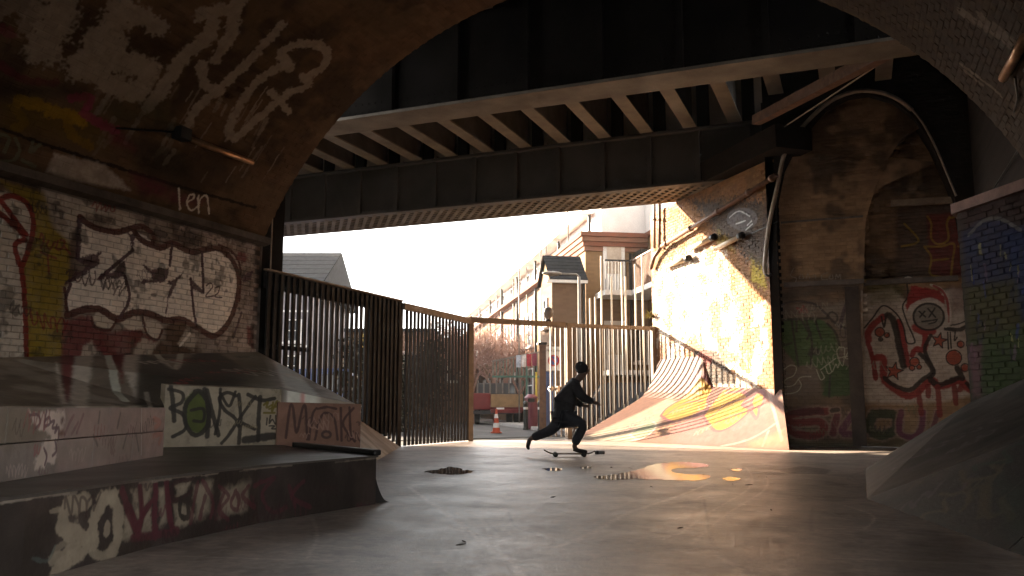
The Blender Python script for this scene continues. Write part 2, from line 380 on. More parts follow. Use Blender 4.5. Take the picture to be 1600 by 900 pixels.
MB().prism([(-9.2,-14),(2.6,-14),(2.6,19.4),(-1.5,19.4),(-5.0,23.4),(-5.3,23.4),(-9.0,19.2),(-9.2,19.2)], -.2, 0).build('skatepark_floor', m_floor)['kind'] = 'structure'
# puddles, each where the photo shows standing water
t = NT('puddle_water'); t.bump(t.noise(6, 3), .06, .01); m_pud = t.out((.03,.025,.02), .07, 0, .6)
def puddle(pts, sd):
    r_ = random.Random(sd); U = [tuple(hitZ(p[0]+r_.gauss(0,1.3), p[1]+r_.gauss(0,.45), .003)) for p in smooth(pts+[pts[0]], 7)[:-1]]
    MB().add([(p[0], p[1], .004) for p in U], [tuple(range(len(U)))]).build('puddle', m_pud)['kind'] = 'structure'
for k, q in enumerate(PUD): puddle(q, k+1)
# road, kerb and pavement past the gate
ED = Vector((C(-.168,.986)-C(0,0)).xyz).normalized(); EN = Vector((-ED.y, ED.x, 0))     # along the street, towards its left side
def S(x, d, z=0): return C(x, d, z)
def strip(name, pts, z, mat, th=None):
    q = [(p.x, p.y) for p in pts]
    if sum(q[i][0]*q[(i+1)%len(q)][1]-q[(i+1)%len(q)][0]*q[i][1] for i in range(len(q))) < 0: q = q[::-1]
    o = MB().prism(q, z-(th or .05), z).build(name, mat); o['kind'] = 'structure'; return o
strip('road', [S(-14,22.5),S(-3.5,21.2),S(1.6,25.2),S(.9,31),S(-7,80),S(-12,130),S(-40,130),S(-22,60)], -.008, m_road)
m_pave = plain('paving', (.30,.27,.24), (.2,.18,.16), 2.5, .85)
m_kerb = plain('kerb_stone', (.33,.31,.29), (.22,.2,.19), 6, .8)
strip('pavement', [S(1.75,25.6),S(5,25),S(4,31),S(-3,75),S(-6.7,80),S(1.05,31)], .11, m_pave, .2)
strip('kerb', [S(1.6,25.4),S(1.75,25.4),S(1.05,31),S(-6.7,80),S(-6.85,80),S(.9,31)], .115, m_kerb, .2)

# ------------------------------------------------------------------ left tunnel wall
XL = -8.9; ZS = 3.46
WH, CRM, PUR, MUS, MAR = (.84,.76,.68), (.62,.54,.45), (.07,.03,.045), (.30,.21,.015), (.17,.025,.03)
lw = Canvas(4.5, 11.3, .9, 3.5, 130, lambda x, y: (lambda h: (h.y, h.z))(hitX(x, y, XL)), seed=1)
lw.map(3.105, 0, 270)
lw.stain((.35,.29,.25), .7, .4, .6, .5, 2)
lw.fill([(-400,60),(0,90),(60,100),(150,170),(165,300),(100,450),(125,640),(125,960),(-400,900)], CRM, .92, wear=.3)
lw.fill([(0,40),(215,100),(250,260),(330,330),(335,520),(305,560),(300,960),(125,960),(125,640),(98,470),(165,300),(150,170),(60,105)], MUS, .9, .04, wear=.2)
lw.fill([(215,85),(620,200),(700,270),(560,285),(400,220),(330,330),(255,260)], CRM, .65, .05, wear=.5)
lw.fill([(830,240),(1240,340),(1245,900),(1000,860),(1040,780),(1150,620),(1110,400),(930,380)], (.42,.33,.29), .7, .05, wear=.5)
lw.fill([(385,220),(460,262),(560,290),(640,275),(690,300),(780,365),(840,345),(930,385),(1040,365),(1110,420),(1150,500),(1140,640),(1100,740),(1030,785),(950,740),(860,708),(800,718),(700,682),(640,680),(565,705),(480,665),(330,690),(315,560),(370,500),(470,425),(380,430)], WH, .97, .015, wear=.12)
lw.fill([(300,720),(430,690),(450,750),(540,775),(650,750),(760,815),(640,960),(300,960)], MAR, .85, .03, wear=.25)
for q in [[(360,960),(400,850),(440,815),(500,900),(470,960)], [(600,960),(650,850),(690,800),(760,830),(680,960)], [(860,830),(900,760),(960,800),(940,860)]]: lw.fill(q, (.45,.38,.31), .85, .03)
for q in [[(450,700),(480,665),(560,705),(530,755),(470,745)], [(580,720),(640,690),(700,700),(690,750),(630,765)], [(700,715),(760,720),(785,760),(760,810),(715,785)]]: lw.fill(q, (.58,.5,.42), .9, .02, sm=True)
S1 = .085
for q, wd in [([(385,215),(450,262),(560,287),(640,268),(690,262),(740,300),(740,340)], S1), ([(640,270),(690,330),(780,362),(835,343),(930,384),(1040,365),(1100,395),(1150,480),(1150,600),(1110,720),(1040,790),(960,755),(880,712),(800,715),(720,683),(640,680),(565,708),(480,662),(400,665),(325,690)], S1*1.15),
    ([(690,700),(710,780),(760,810),(785,765)], .04), ([(440,700),(460,750),(530,762),(565,712)], .04), ([(1060,350),(1130,390),(1165,470),(1160,620)], .05), ([(325,690),(312,560)], .05)]: lw.stroke(q, wd, (.085,.025,.022), .97, .2)
for q in [[(372,225),(395,222),(388,410),(500,382),(462,438),(405,442),(362,425)], [(305,535),(380,480),(475,412),(480,440),(400,500),(312,548)], [(612,415),(602,505),(470,518),(490,490),(540,485)], [(680,438),(730,468),(820,458),(800,532),(680,540),(690,515),(735,520),(730,490)],
    [(880,492),(815,620),(800,715),(812,590),(830,545),(800,540)], [(922,512),(985,572),(982,588),(935,560)], [(615,290),(655,295),(642,380),(628,330)], [(1165,500),(1225,475),(1215,520),(1180,530)]]: lw.fill(q, PUR, .92, .012)
for q in [[(642,375),(560,445),(480,512)], [(602,500),(626,590),(610,650),(580,700)], [(832,345),(822,450)], [(924,515),(935,640),(948,735)], [(978,390),(985,580)], [(340,540),(318,600)]]: lw.stroke(q, .055, PUR, .97)
RED = (.2,.03,.025)
for q in [[(1000,548),(1020,535),(1028,555),(995,600),(1035,597)], [(1040,560),(1062,552),(1058,580),(1040,600),(1075,605)]]: lw.stroke(q, .025, PUR, .9)
for q in [[(-30,150),(20,118),(70,115),(130,150),(160,225),(150,320),(105,450),(80,400),(75,345),(120,325)], [(100,450),(118,620),(128,960)], [(15,150),(70,230),(125,300)], [(-10,190),(60,250),(112,302)]]: lw.stroke(q, .07, (.22,.02,.015), .97, .2)
for q in [[(190,320),(200,295),(210,330),(195,365)], [(235,330),(225,350),(240,370),(265,335)], [(280,330),(270,370),(300,365),(310,335),(290,325)], [(310,360),(340,395)], [(230,400),(235,490)], [(195,385),(270,415)]]: lw.stroke(q, .03, RED, .8)
for q in [[(1195,740),(1225,750),(1230,860),(1200,830)], [(1150,380),(1200,400),(1190,440),(1150,420)]]: lw.fill(q, (.17,.03,.035), .85, .03)
lw.stroke([(1170,680),(1150,740),(1130,800)], .05, PUR, .8); lw.stroke([(870,840),(920,780)], .04, WH, .7)
for q in [[(400,215),(470,200),(540,215),(560,250),(480,250)], [(840,300),(900,270),(990,300),(980,350),(900,370)]]: lw.fill(q, (.05,.03,.025), .8, .05)
lw.stain((.03,.022,.018), .6, .6, .7, .25, 8)
lw.tags((10,290,400,545), 10, [(.05,.02,.03),(.2,.02,.02),(.03,.02,.02)], 3, .14)
m_lw = paint('left_wall_brick', lw, lambda t: coords(t, (0,0,0), (0,1,0), (0,0,1)), (.16,.095,.06), (.09,.055,.038), prough=.33, chip=.12, dirtamt=.35, bump=.6, spec=.15, gloss=1.0)
m_mort = plain('sooty_mortar', (.075,.06,.05), (.04,.032,.028), 4, .95)
m_lwj = paint('left_wall_joint', lw, lambda t: coords(t, (0,0,0), (0,1,0), (0,0,1)), (.06,.045,.035), (.035,.028,.022), brick=False, prough=.9, coat_al=.62, rough=.95, spec=.1)
LW = thing('tunnel_wall', 'brick side wall with huge pale purple outlined graffiti letters left of the fence', 'wall', (XL, 8, 0))
MB().box((XL-.6,-12,0),(XL,11.2,ZS)).build('wall_core', m_lwj, LW)
lay(LW, wall_frames((XL,4.5,.9),(0,1,0),(0,0,1),(1,0,0),6.7,2.5), m_lw, seed=2, tilt=.035)
m_stone = plain('grimy_stone', (.12,.095,.075), (.05,.04,.035), 3, .85)
MB().add([(XL,-12,3.4),(XL+.13,-12,3.43),(XL+.13,-12,3.53),(XL,-12,3.56),(XL,11.24,3.4),(XL+.13,11.24,3.43),(XL+.13,11.24,3.53),(XL,11.24,3.56)], [(0,1,5,4),(1,2,6,5),(2,3,7,6),(3,2,1,0),(4,5,6,7)]).build('string_course', m_stone, LW)

# ------------------------------------------------------------------ tunnel vault
XC, ZC, RV = -3.46, .95, 6.0
def hitV(px, py):
    d = ray(px, py); a = d.x**2+d.z**2; b = 2*((CAMP.x-XC)*d.x+(CAMP.z-ZC)*d.z); c = (CAMP.x-XC)**2+(CAMP.z-ZC)**2-RV**2
    h = CAMP+d*((-b+math.sqrt(b*b-4*a*c))/(2*a)); return h.y, RV*math.atan2(h.z-ZC, h.x-XC)
A0, A1 = math.atan2(2.6, 5.42), math.pi-math.atan2(2.6, 5.42)
vc = Canvas(3, 11.3, RV*A0-.1, RV*A1+.1, 75, hitV, seed=4)
vc.map(2.963, 0, 0)
vc.stain((.05,.03,.018), .8, .45, .65, 1.0, 1); vc.stain((.2,.13,.07), .4, .5, .7, .5, 4)
VW = (.36,.30,.235)
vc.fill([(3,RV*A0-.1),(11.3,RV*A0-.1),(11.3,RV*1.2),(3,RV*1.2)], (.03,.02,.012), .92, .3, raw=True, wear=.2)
def vs(q, wd, a=.9, c=VW): vc.stroke(q, wd, c, a, .25, rough=.7)
vs([(300,-40),(255,120),(205,225)], 0.420); vs([(560,40),(480,190),(370,310)], 0.392); vs([(570,30),(650,75),(740,130)], 0.252); vs([(430,170),(540,210)], 0.280)
vs([(370,290),(520,270),(690,320)], 0.308); vs([(430,330),(540,400),(640,430)], 0.280); vs([(620,420),(690,330)], 0.280)
vs([(985,110),(960,170),(850,260),(760,400),(690,485)], 0.235); vs([(930,70),(1000,50),(1080,30),(1150,-40)], 0.224); vs([(1080,60),(1070,150),(1000,270)], 0.196); vs([(1300,115),(1180,250),(1060,370),(920,490),(870,570)], 0.168); vs([(930,300),(950,390),(1020,420)], 0.168)
vs([(1345,310),(1300,245),(1370,205),(1470,205),(1515,250),(1490,310),(1420,355)], 0.157); vs([(1330,290),(1215,355),(1110,480),(1060,600),(1080,640)], 0.168); vs([(1400,350),(1425,395),(1320,430)], 0.140); vs([(1320,440),(1200,540),(1090,640)], 0.168); vs([(1250,420),(1340,520)], 0.112)
vs([(180,60),(60,20),(-60,100)], 0.224, .5); vs([(170,40),(120,120)], 0.224, .5)
rr = random.Random(9)
for i in range(46):
    x = rr.uniform(430, 1300); y = rr.uniform(430, 800) if x < 900 else rr.uniform(480, 860); L = rr.uniform(40, 170)
    vs([(x, y), (x+L*.62+rr.uniform(-6,6), y-L)], rr.choice([.03,.05,.08]), rr.uniform(.2, .6))
for q in [[(0,470),(200,470),(520,580),(500,690),(300,650),(0,580)]]: vc.fill(q, (.13,.08,.01), .75, .15, wear=.4)
vs([(85,462),(150,478),(212,495)], .16, .9, (.34,.2,.01)); vs([(230,512),(310,535),(385,555)], .17, .9, (.34,.2,.01)); vs([(310,560),(330,620),(420,680)], .12, .7, (.26,.15,.01)); vs([(60,490),(110,560),(60,600)], .12, .7, (.2,.12,.01))
vs([(0,300),(120,370),(260,380)], .1, .6, (.12,.015,.03)); vs([(330,450),(415,455),(395,530),(540,605)], .12, .85, (.28,.04,.08)); vs([(420,440),(410,500)], .08, .8, (.3,.04,.09)); vs([(0,130),(40,150)], .15, .5, (.2,.03,.06))
for q in [[(0,380),(260,390),(420,400),(400,450),(80,450),(0,440)], [(560,620),(860,700),(880,820),(640,790)]]: vc.fill(q, (.012,.014,.01), .75, .12, wear=.3)
vc.fill([(430,480),(760,470),(800,570),(520,570)], (.05,.06,.02), .5, .2); vc.fill([(480,560),(560,620),(620,690),(520,660)], (.2,.03,.05), .6, .1)
vs([(0,592),(277,690),(830,862),(1180,960)], .05, .95, (.012,.01,.009)); vs([(540,592),(700,600),(800,610)], .025, .9, (.01,.01,.01))
vc.fill([(250,705),(430,748),(480,760),(560,830),(600,880),(470,860),(320,830),(215,795)], (.55,.47,.40), .9, .03, wear=.25)
for q in [[(0,620),(40,640),(20,700)], [(70,640),(90,690),(60,740),(0,745)], [(100,740),(160,770)], [(150,660),(140,700),(180,670)]]: vs(q, .05, .6, (.18,.2,.12))
vc.fill([(0,740),(230,800),(420,860),(560,900),(300,900),(0,830)], (.012,.018,.014), .7, .08); vc.fill([(600,800),(760,850),(830,900),(960,930),(900,960),(640,890)], (.16,.03,.05), .7, .08, wear=.4)
vc.map(3.105, 0, 270)
for q in [[(865,75),(872,175)], [(905,140),(935,125),(938,105),(915,110),(905,150),(925,180),(955,165)], [(960,110),(962,192),(965,140),(985,110),(1005,120),(1012,195)]]: vs(q, .035, .95, (.75,.68,.55))
vc.map(1, 0, 0)
for i in range(26):
    x, y = rr.uniform(1400, 1600), rr.uniform(0, 120); L = rr.uniform(30, 110); vs([(x, y), (x+L*.8, y+L*.62)], rr.choice([.07,.12,.2]), rr.uniform(.3, .8), rr.choice([(.2,.16,.12),(.03,.022,.015),(.03,.022,.015),(.05,.03,.02)]))
def vmap(t):
    s = t.n('ShaderNodeSeparateXYZ'); t.put(s.inputs[0], t.pos)
    return s.outputs[1], t.math('MULTIPLY', t.math('ARCTAN2', t.math('SUBTRACT', s.outputs[2], ZC), t.math('SUBTRACT', s.outputs[0], XC)), RV)
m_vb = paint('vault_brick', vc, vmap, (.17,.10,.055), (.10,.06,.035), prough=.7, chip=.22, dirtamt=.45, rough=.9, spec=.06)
VA = thing('tunnel_vault', 'sooty brick barrel vault overhead with peeling white letters, in the foreground', 'vault', (XC, 5, 3.5))
mb = MB(); NA = 48
for k in range(NA):
    a, b = A0+(A1-A0)*k/NA, A0+(A1-A0)*(k+1)/NA
    P = lambda r, an, y: (XC+r*math.cos(an), y, ZC+r*math.sin(an))
    mb.add([P(RV,a,-12),P(RV,b,-12),P(RV,b,11.2),P(RV,a,11.2),P(RV+.6,a,-12),P(RV+.6,b,-12),P(RV+.6,b,11.2),P(RV+.6,a,11.2)], [(0,1,2,3),(7,6,5,4),(3,2,6,7),(0,4,5,1)])
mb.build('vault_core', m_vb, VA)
fr = []; nr = int(RV*(A1-A0)/.075)
for k in range(nr):
    an = A0+(k+.5)*.075/RV; Nn = Vector((-math.cos(an),0,-math.sin(an))); Vv = Vector((-math.sin(an),0,math.cos(an)))
    for j in range(int(8.2/.225)):
        y = 3.0+(j+(.5 if k % 2 else 1.))*.225
        if y < 11.15: fr.append((Vector((XC+RV*math.cos(an), y, ZC+RV*math.sin(an))), Vector((0,1,0)), Nn, Vv))
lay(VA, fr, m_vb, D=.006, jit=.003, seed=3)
# right tunnel wall (outside the picture, carries the vault)
RW = thing('tunnel_wall', 'plain brick side wall carrying the vault behind the right hand bank', 'wall', (2.0, 4, 0))
m_dkb = paint('dark_brick', None, lambda t: coords(t, (0,0,0), (0,1,0), (0,0,1)), (.085,.06,.045), (.05,.036,.028), dirtamt=.6)
MB().box((2.0,2.4,0),(2.6,11.2,3.5)).build('wall_core', m_dkb, RW); MB().box((2.0,-7,3.0),(2.6,2.398,3.5)).build('lintel', m_dkb, RW); MB().box((2.0,-12,0),(2.6,-7.002,3.5)).build('wall_core', m_dkb, RW)   # unseen side bay behind the camera, opened to let sky light in
# lamps' dead tubes and cables on the vault
m_cop = plain('copper_tube', (.45,.25,.13), (.3,.16,.08), 8, .35, .6)
m_blk = plain('black_plastic', (.015,.014,.013), (.01,.01,.01), 8, .5)
def vp(px, py, lift=.06):
    y, s = hitV(px, py); an = s/RV; return Vector((XC+(RV-lift)*math.cos(an), y, ZC+(RV-lift)*math.sin(an)))
L1 = thing('strip_light', 'unlit copper coloured tube light along the vault beside the fence end', 'light', vp(290,215))
MB().tube([vp(292,214),vp(390,251)], .045, 10).build('tube', m_cop, L1, True); a = vp(280,206); MB().box(tuple(a-Vector((.08,.1,.08))), tuple(a+Vector((.08,.1,.08)))).build('junction_box', m_blk, L1)
MB().tube([vp(180,199,.02),vp(230,203,.02),vp(275,205,.03)], .012, 5).build('cable', m_blk, L1)
L2 = thing('strip_light', 'shiny copper tube light high on the right end of the vault', 'light', vp(1578,115))
MB().tube([vp(1576,116),vp(1612,52)], .05, 10).build('tube', m_cop, L2, True); MB().tube([vp(1590,118,.03),vp(1594,150,.03),vp(1588,172,.03)], .012, 5).build('cable', m_blk, L2)

# ------------------------------------------------------------------ left skate bank, blocks and platform
bk = Canvas(3, 16, -9.2, -4.5, 70, lambda x, y: (lambda h: (h.y, h.x))(hit(x, y, (-7.6,9,1.25), (.17,.03,1))), seed=6)
bk.stain((.3,.25,.2), .5, .45, .65, .6, 3)
bk.map(5, 0, 540)
for q in [[(470,0),(600,0),(560,140),(520,150)], [(820,0),(1010,0),(960,140),(880,80)]]: bk.fill(q, (.12,.02,.022), .9, .03)
for q in [[(600,0),(740,0),(690,185),(560,150)], [(1000,0),(1120,0),(1080,180),(960,120)], [(440,30),(480,60),(540,150),(500,150)]]: bk.fill(q, (.42,.36,.3), .9, .03)
for q in [[(820,20),(890,120),(990,175)], [(1120,20),(1240,110),(1380,165),(1420,60)], [(1400,70),(1500,130),(1600,70)]]: bk.stroke(q, .09, (.5,.43,.36), .85)
bk.fill([(1090,80),(1240,120),(1380,175),(1600,100),(1700,150),(2000,260),(1900,330),(1300,250),(1060,190)], (.02,.018,.015), .85, .06)
bk.fill([(0,130),(480,170),(800,215),(1100,230),(1000,470),(0,480)], (.035,.028,.024), .9, .08)
for q in [[(500,250),(545,290),(540,400),(505,395),(495,300)], [(580,270),(700,245)], [(640,265),(630,370)], [(680,270),(685,390)], [(690,330),(740,320)], [(745,270),(740,400)], [(720,260),(710,380)], [(790,270),(780,430)], [(760,360),(830,410)], [(150,290),(170,380)], [(260,280),(330,300),(270,370)]]: bk.stroke(q, .05, (.16,.03,.03), .7)
for q in [[(1010,330),(1030,270),(1080,290),(1050,340),(1090,390),(1030,370)], [(1150,180),(1200,220)]]: bk.stroke(q, .05, (.3,.26,.22), .6)
bk.map(3.461, 300, 540)
bk.fill([(430,150),(520,170),(640,240),(740,300),(540,290)], (.5,.45,.4), .8, .05); bk.fill([(545,265),(600,250),(640,290),(560,295)], (.3,.05,.05), .9, .03); bk.fill([(200,80),(330,90),(420,150),(500,270),(300,240)], (.11,.1,.07), .6, .1)
bk.fill([(915,430),(985,500),(1000,540),(910,540)], (.62,.55,.5), .9, .04); bk.stroke([(920,450),(960,500),(990,545)], .06, (.3,.08,.08), .8); bk.fill([(950,440),(1150,550),(1080,590),(1010,530)], (.32,.21,.1), .7, .1)
bk.tags((0,575,600,640), 34, [(.25,.04,.04),(.3,.27,.22),(.02,.018,.016),(.12,.10,.03),(.4,.35,.3)], 4, .2, .022)
bk.tags((0,600,270,636), 16, [(.22,.03,.03),(.16,.03,.05),(.3,.27,.22),(.03,.05,.03)], 14, .25, .03, .9); bk.tags((200,560,470,620), 22, [(.02,.016,.014),(.42,.36,.3),(.2,.03,.03),(.1,.1,.05)], 15, .3, .035, .85)
bk.rgb = np.clip(bk.rgb*1.6, 0, .7)
m_bank = paint('painted_bank', bk, lambda t: coords(t, (0,0,0), (0,1,0), (1,0,0)), (.30,.235,.175), (.17,.13,.10), brick=False, rough=.6, prough=.5, dirtamt=.35)
BK = thing('skate_bank', 'graffiti covered concrete bank sloping up to the left brick wall', 'skate ramp', (-7.5, 9, 0))
A = [(XL,2,1.28),(XL,6.8,1.36),(XL,11.2,1.68)]; T1 = (-7.3,12.45,0); CE = (-8.84,15.75,0)
b0, b1, b2, b3, e3 = (-6.2,3,.80), (-6.64,6.9,.82), (-5.95,7.9,1.0), (-5.3,8.4,.84), (-6.2,9.9,0)
V = A+[b0,b1,b2,b3,e3,T1,CE,(XL,15.75,0),(XL,2,0),(b0[0],b0[1],0),(b1[0],b1[1],0),(b2[0],b2[1],0),(b3[0],b3[1],0)]
MB().add(V, [(0,3,4,1),(1,4,5),(1,5,2),(5,6,2),(6,7,2),(7,8,2),(8,9,2),(3,12,13,4),(4,13,14,5),(5,14,15,6),(6,15,7)]).build('slope', m_bank, BK)
def facecanvas(p, q, z0, z1, ppm, seed):       # upright face through ground points p, q
    p = Vector((p[0],p[1],0)); q = Vector((q[0],q[1],0)); U = (q-p).normalized(); N = Vector((U.y,-U.x,0)); L = (q-p).length
    def fn(x, y): h = hit(x, y, p, N); return ((h-p).dot(U), h.z)
    return Canvas(-.1, L+.1, z0, z1, ppm, fn, seed), (lambda t: coords(t, p, U, (0,0,1))), p, U, N, L
# BONSKE panel
bc, bm, p, U, N, L = facecanvas((-6.64,6.9), (-5.95,7.9), .3, 1.1, 180, 7)
bc.map(2.433, 0, 530); K = (.03,.024,.02)
bc.fill([(500,100),(1200,100),(1200,450),(500,450)], (.40,.325,.235), .95, .03, wear=.3)
bc.ell((745,280), 48, 82, (.07,.09,.012), .95)
for q, wd in [([(648,180),(655,240),(660,310)], .05), ([(640,190),(690,205),(688,240),(645,262),(692,285),(702,340),(655,370)], .04), ([(745,200),(705,250),(703,320),(740,365),(785,330),(790,250),(760,200),(740,198)], .05), ([(725,270),(770,265),(770,310),(735,310)], .035),
    ([(775,190),(790,280),(785,370)], .05), ([(785,195),(805,280),(828,365)], .05), ([(835,190),(832,280),(815,360)], .035), ([(895,215),(862,203),(832,222),(848,265),(890,300),(905,330)], .04), ([(835,205),(868,255),(892,200)], .035), ([(905,210),(912,300),(905,395)], .045), ([(968,218),(915,290),(870,360),(840,395)], .04), ([(910,315),(965,342)], .04),
    ([(985,220),(980,300),(978,385)], .05), ([(940,210),(990,232),(1040,225)], .045), ([(930,382),(1035,368)], .09)]: bc.stroke(q, wd, K, .92)
for q in [[(1000,250),(1015,240),(1010,260),(1030,250)], [(1035,240),(1030,275),(1050,235),(1052,270)], [(1020,265),(1065,250)], [(1058,240),(1075,330)], [(1000,280),(1040,280)]]: bc.stroke(q, .025, (.16,.12,.01), .9)
for q in [[(1012,300),(1010,325)], [(1025,290),(1020,320),(1032,305),(1042,322)], [(1045,290),(1046,325),(1055,290)], [(1020,330),(1040,330),(1030,340),(1055,340)]]: bc.stroke(q, .018, K, .9)
bc.tags((275,600,440,690), 6, [K,(.25,.2,.12)], 5, .07, .01)
m_bon = paint('cream_panel', bc, bm, (.14,.12,.1), (.09,.08,.065), brick=False, rough=.6, prough=.55)
BO = thing('quarter_block', 'low upright concrete face with cream paint and black graffiti letters behind the platform', 'skate block', tuple(p))
q1 = p+U*L
mb = MB(); mb.add([p+N*.02,q1+N*.02,q1+N*.02+Vector((0,0,1.0)),p+N*.02+Vector((0,0,1.03)),p-N*.2,q1-N*.2,q1-N*.2+Vector((0,0,1.02)),p-N*.2+Vector((0,0,1.05))], [(0,1,2,3),(3,2,6,7),(1,5,6,2),(4,0,3,7)]); mb.build('face', m_bon, BO)
# MAN box, brown
mc, mm, p, U, N, L = facecanvas((-5.93,7.82), (-5.25,8.42), .2, 1.0, 180, 8)
mc.map(2.433, 0, 530); mc.fill([(1050,200),(1400,200),(1400,450),(1050,450)], (.24,.12,.08), .85, .04, wear=.3)
for q in [[(1085,375),(1100,260),(1112,262),(1125,355),(1148,262),(1160,265),(1165,380)], [(1172,380),(1185,290),(1200,262)], [(1195,380),(1215,300),(1240,280),(1268,305),(1280,380)], [(1205,265),(1240,258),(1275,265)], [(1295,385),(1292,262)], [(1340,262),(1300,320),(1345,388)], [(1325,260),(1330,380)]]: mc.stroke(q, .03, (.05,.02,.018), .85)
mc.ring((1238,362), 16, 12, .03, (.04,.02,.02), .8)
mc.tags((455,640,560,690), 8, [(.05,.02,.018),(.35,.2,.15)], 6, .09, .012)
m_man = paint('brown_box', mc, mm, (.2,.11,.075), (.12,.07,.05), brick=False, rough=.6, prough=.55)
MN = thing('skate_box', 'brown plywood skate box with dark outlined letters behind the black coping', 'skate block', tuple(p))
q1 = p+U*L; z = Vector((0,0,1))
MB().add([p+N*.06,q1+N*.06,q1+N*.06+z*.84,p+N*.06+z*.86,p-N*.5,q1-N*.5,q1-N*.5+z*.84,p-N*.5+z*.86], [(0,1,2,3),(3,2,6,7),(1,5,6,2),(4,0,3,7),(5,4,7,6)]).build('shell', m_man, MN)
# platform
pf = [(-3.45,1.2),(-3.62,2.94),(-3.85,3.95),(-3.95,5.04),(-3.82,6.4),(-5.4,7.45),(-5.95,7.9),(-6.64,6.9),(-6.2,3),(-6.2,1.2)]
def pline(x, y):
    h = hitX(x, y, -3.85); return (h.y, h.z)
pc = Canvas(1, 6.8, 0, .45, 190, pline, 9)
pc.stain((.03,.024,.02), .9, .4, .6, .6, 5)
pc.map(5, 0, 720); CW = (.36,.295,.215)
def ps(q, wd, a=.9, c=CW): pc.stroke(q, wd, c, a, .25, rough=.6)
ps([(510,315),(420,335),(330,370),(295,450),(330,540),(420,560),(490,600),(500,660),(440,720),(330,780),(240,840)], .1); ps([(200,760),(320,720),(420,650)], .08, .8); ps([(230,680),(330,620),(420,610)], .05, .5); ps([(180,385),(260,370)], .03, .6); ps([(0,740),(150,760),(220,650)], .02, .5, (.1,.13,.12))
ps([(800,265),(700,290),(625,400),(590,520),(600,640)], .09); ps([(780,280),(840,360),(850,500),(830,640),(790,700)], .09); ps([(590,700),(700,740),(800,700)], .06, .8); ps([(735,500),(735,560)], .05, .8)
for q in [[(960,230),(1040,220),(1060,470)], [(1090,200),(1190,180),(1180,300),(1100,350)], [(1240,210),(1300,200),(1310,480),(1260,500)], [(1110,440),(1180,350),(1190,540),(1080,580)], [(890,440),(950,430),(1000,580),(900,620)], [(1370,180),(1520,160),(1500,260),(1400,300)], [(1380,350),(1480,330),(1560,430),(1480,520),(1390,500)]]: pc.fill(q, CW, .85, .02, wear=.35)
PM = (.10,.025,.035)
ps([(890,240),(960,400),(1060,590)], .06, .9, PM); ps([(1060,200),(1085,440),(1050,560)], .045, .9, PM); ps([(1065,480),(1130,380),(1220,290)], .05, .9, PM); ps([(1220,190),(1210,400),(1220,600)], .05, .9, PM); ps([(1310,160),(1330,350),(1360,540)], .05, .9, PM); ps([(1000,600),(1200,590),(1400,550)], .05, .8, PM)
ps([(1540,140),(1380,180),(1360,270),(1400,310),(1530,240)], .03, .9, (.04,.02,.02)); ps([(1440,300),(1430,420),(1500,440),(1490,320)], .04, .9, K)
pc.map(2.433, 0, 530)
for q in [[(750,560),(830,540),(820,660),(760,690)], [(870,570),(990,540),(980,650),(860,680)]]: pc.fill(q, CW, .75, .03, wear=.35)
for q in [[(770,545),(740,700)], [(790,540),(835,620),(825,680)], [(800,600),(780,680)], [(880,590),(860,650),(900,690)], [(860,560),(900,600),(870,640)], [(930,580),(910,630),(935,650),(945,610),(928,580)], [(985,560),(960,600),(1010,640)], [(1010,560),(1080,530),(1040,590),(1070,660),(1120,640)], [(1130,560),(1150,640)], [(1180,540),(1140,600),(1200,640)]]: ps(q, .035, .75, PM)
pc.tags((60,740,560,860), 16, [(.04,.02,.02),PM,(.3,.25,.2)], 7, .1, .014, .7)
for k in range(26): y_ = rr.uniform(1.6,6.3); pc.stroke([(y_,.375+rr.uniform(-.006,.006)),(y_+rr.uniform(.05,.35),.376)], rr.uniform(.008,.022), (.3,.25,.2), rr.uniform(.3,.8), raw=True, rough=.9)
m_pf = paint('platform_face', pc, lambda t: coords(t, (0,0,0), (0,1,0), (0,0,1)), (.075,.055,.048), (.04,.033,.03), brick=False, rough=.55, prough=.5, chip=.5)
m_top = plain('smooth_platform', (.10,.082,.07), (.065,.055,.048), 1.3, .38, 0, .12)
PL = thing('skate_platform', 'low dark skate platform with painted pale letters along its front edge', 'skate platform', (-5, 4, 0))
mb = MB(); n = 5
mb.add([(p[0],p[1],0) for p in pf]+[(p[0],p[1],.385) for p in pf], [(i,(i+1)%len(pf),len(pf)+(i+1)%len(pf),len(pf)+i) for i in range(len(pf))]).build('front', m_pf, PL)
MB().prism([(p[0]+(.012 if i < 5 else 0),p[1]+(.012 if i==4 else 0)) for i, p in enumerate(pf)], .385, .40).build('deck', m_top, PL)
m_stl = plain('black_steel', (.018,.017,.017), (.03,.025,.022), 6, .4, .3)
d = (Vector((-5.4,7.45,0))-Vector((-3.82,6.4,0))).normalized()
MB().beam(Vector((-3.80,6.39,.425)), Vector((-5.42,7.46,.425)), .07, .05).build('coping', m_stl, PL, bevel=.015)
q = []
for k in range(9): s_ = k/8; q.append((s_*.13, .2*(1-s_)**2.2))
nn = Vector((.55,.83,0)); a0 = Vector((-3.85,6.45,0))
m_q = plain('kicker_ply', (.035,.03,.028), (.02,.018,.016), 3, .45)
KK = thing('kicker_ramp', 'small curved black kicker against the far end of the platform', 'skate ramp', tuple(a0))
P = [[a0+nn*x_+Vector((0,0,z_+.005))+d*w_ for w_ in (0, 1.2)] for x_, z_ in q]
mb = MB().grid(P); side = [a0+nn*x_+Vector((0,0,z_+.005)) for x_, z_ in q]+[a0]; mb.add(side, [tuple(range(len(side)))]); mb.build('riding_face', m_q, KK)
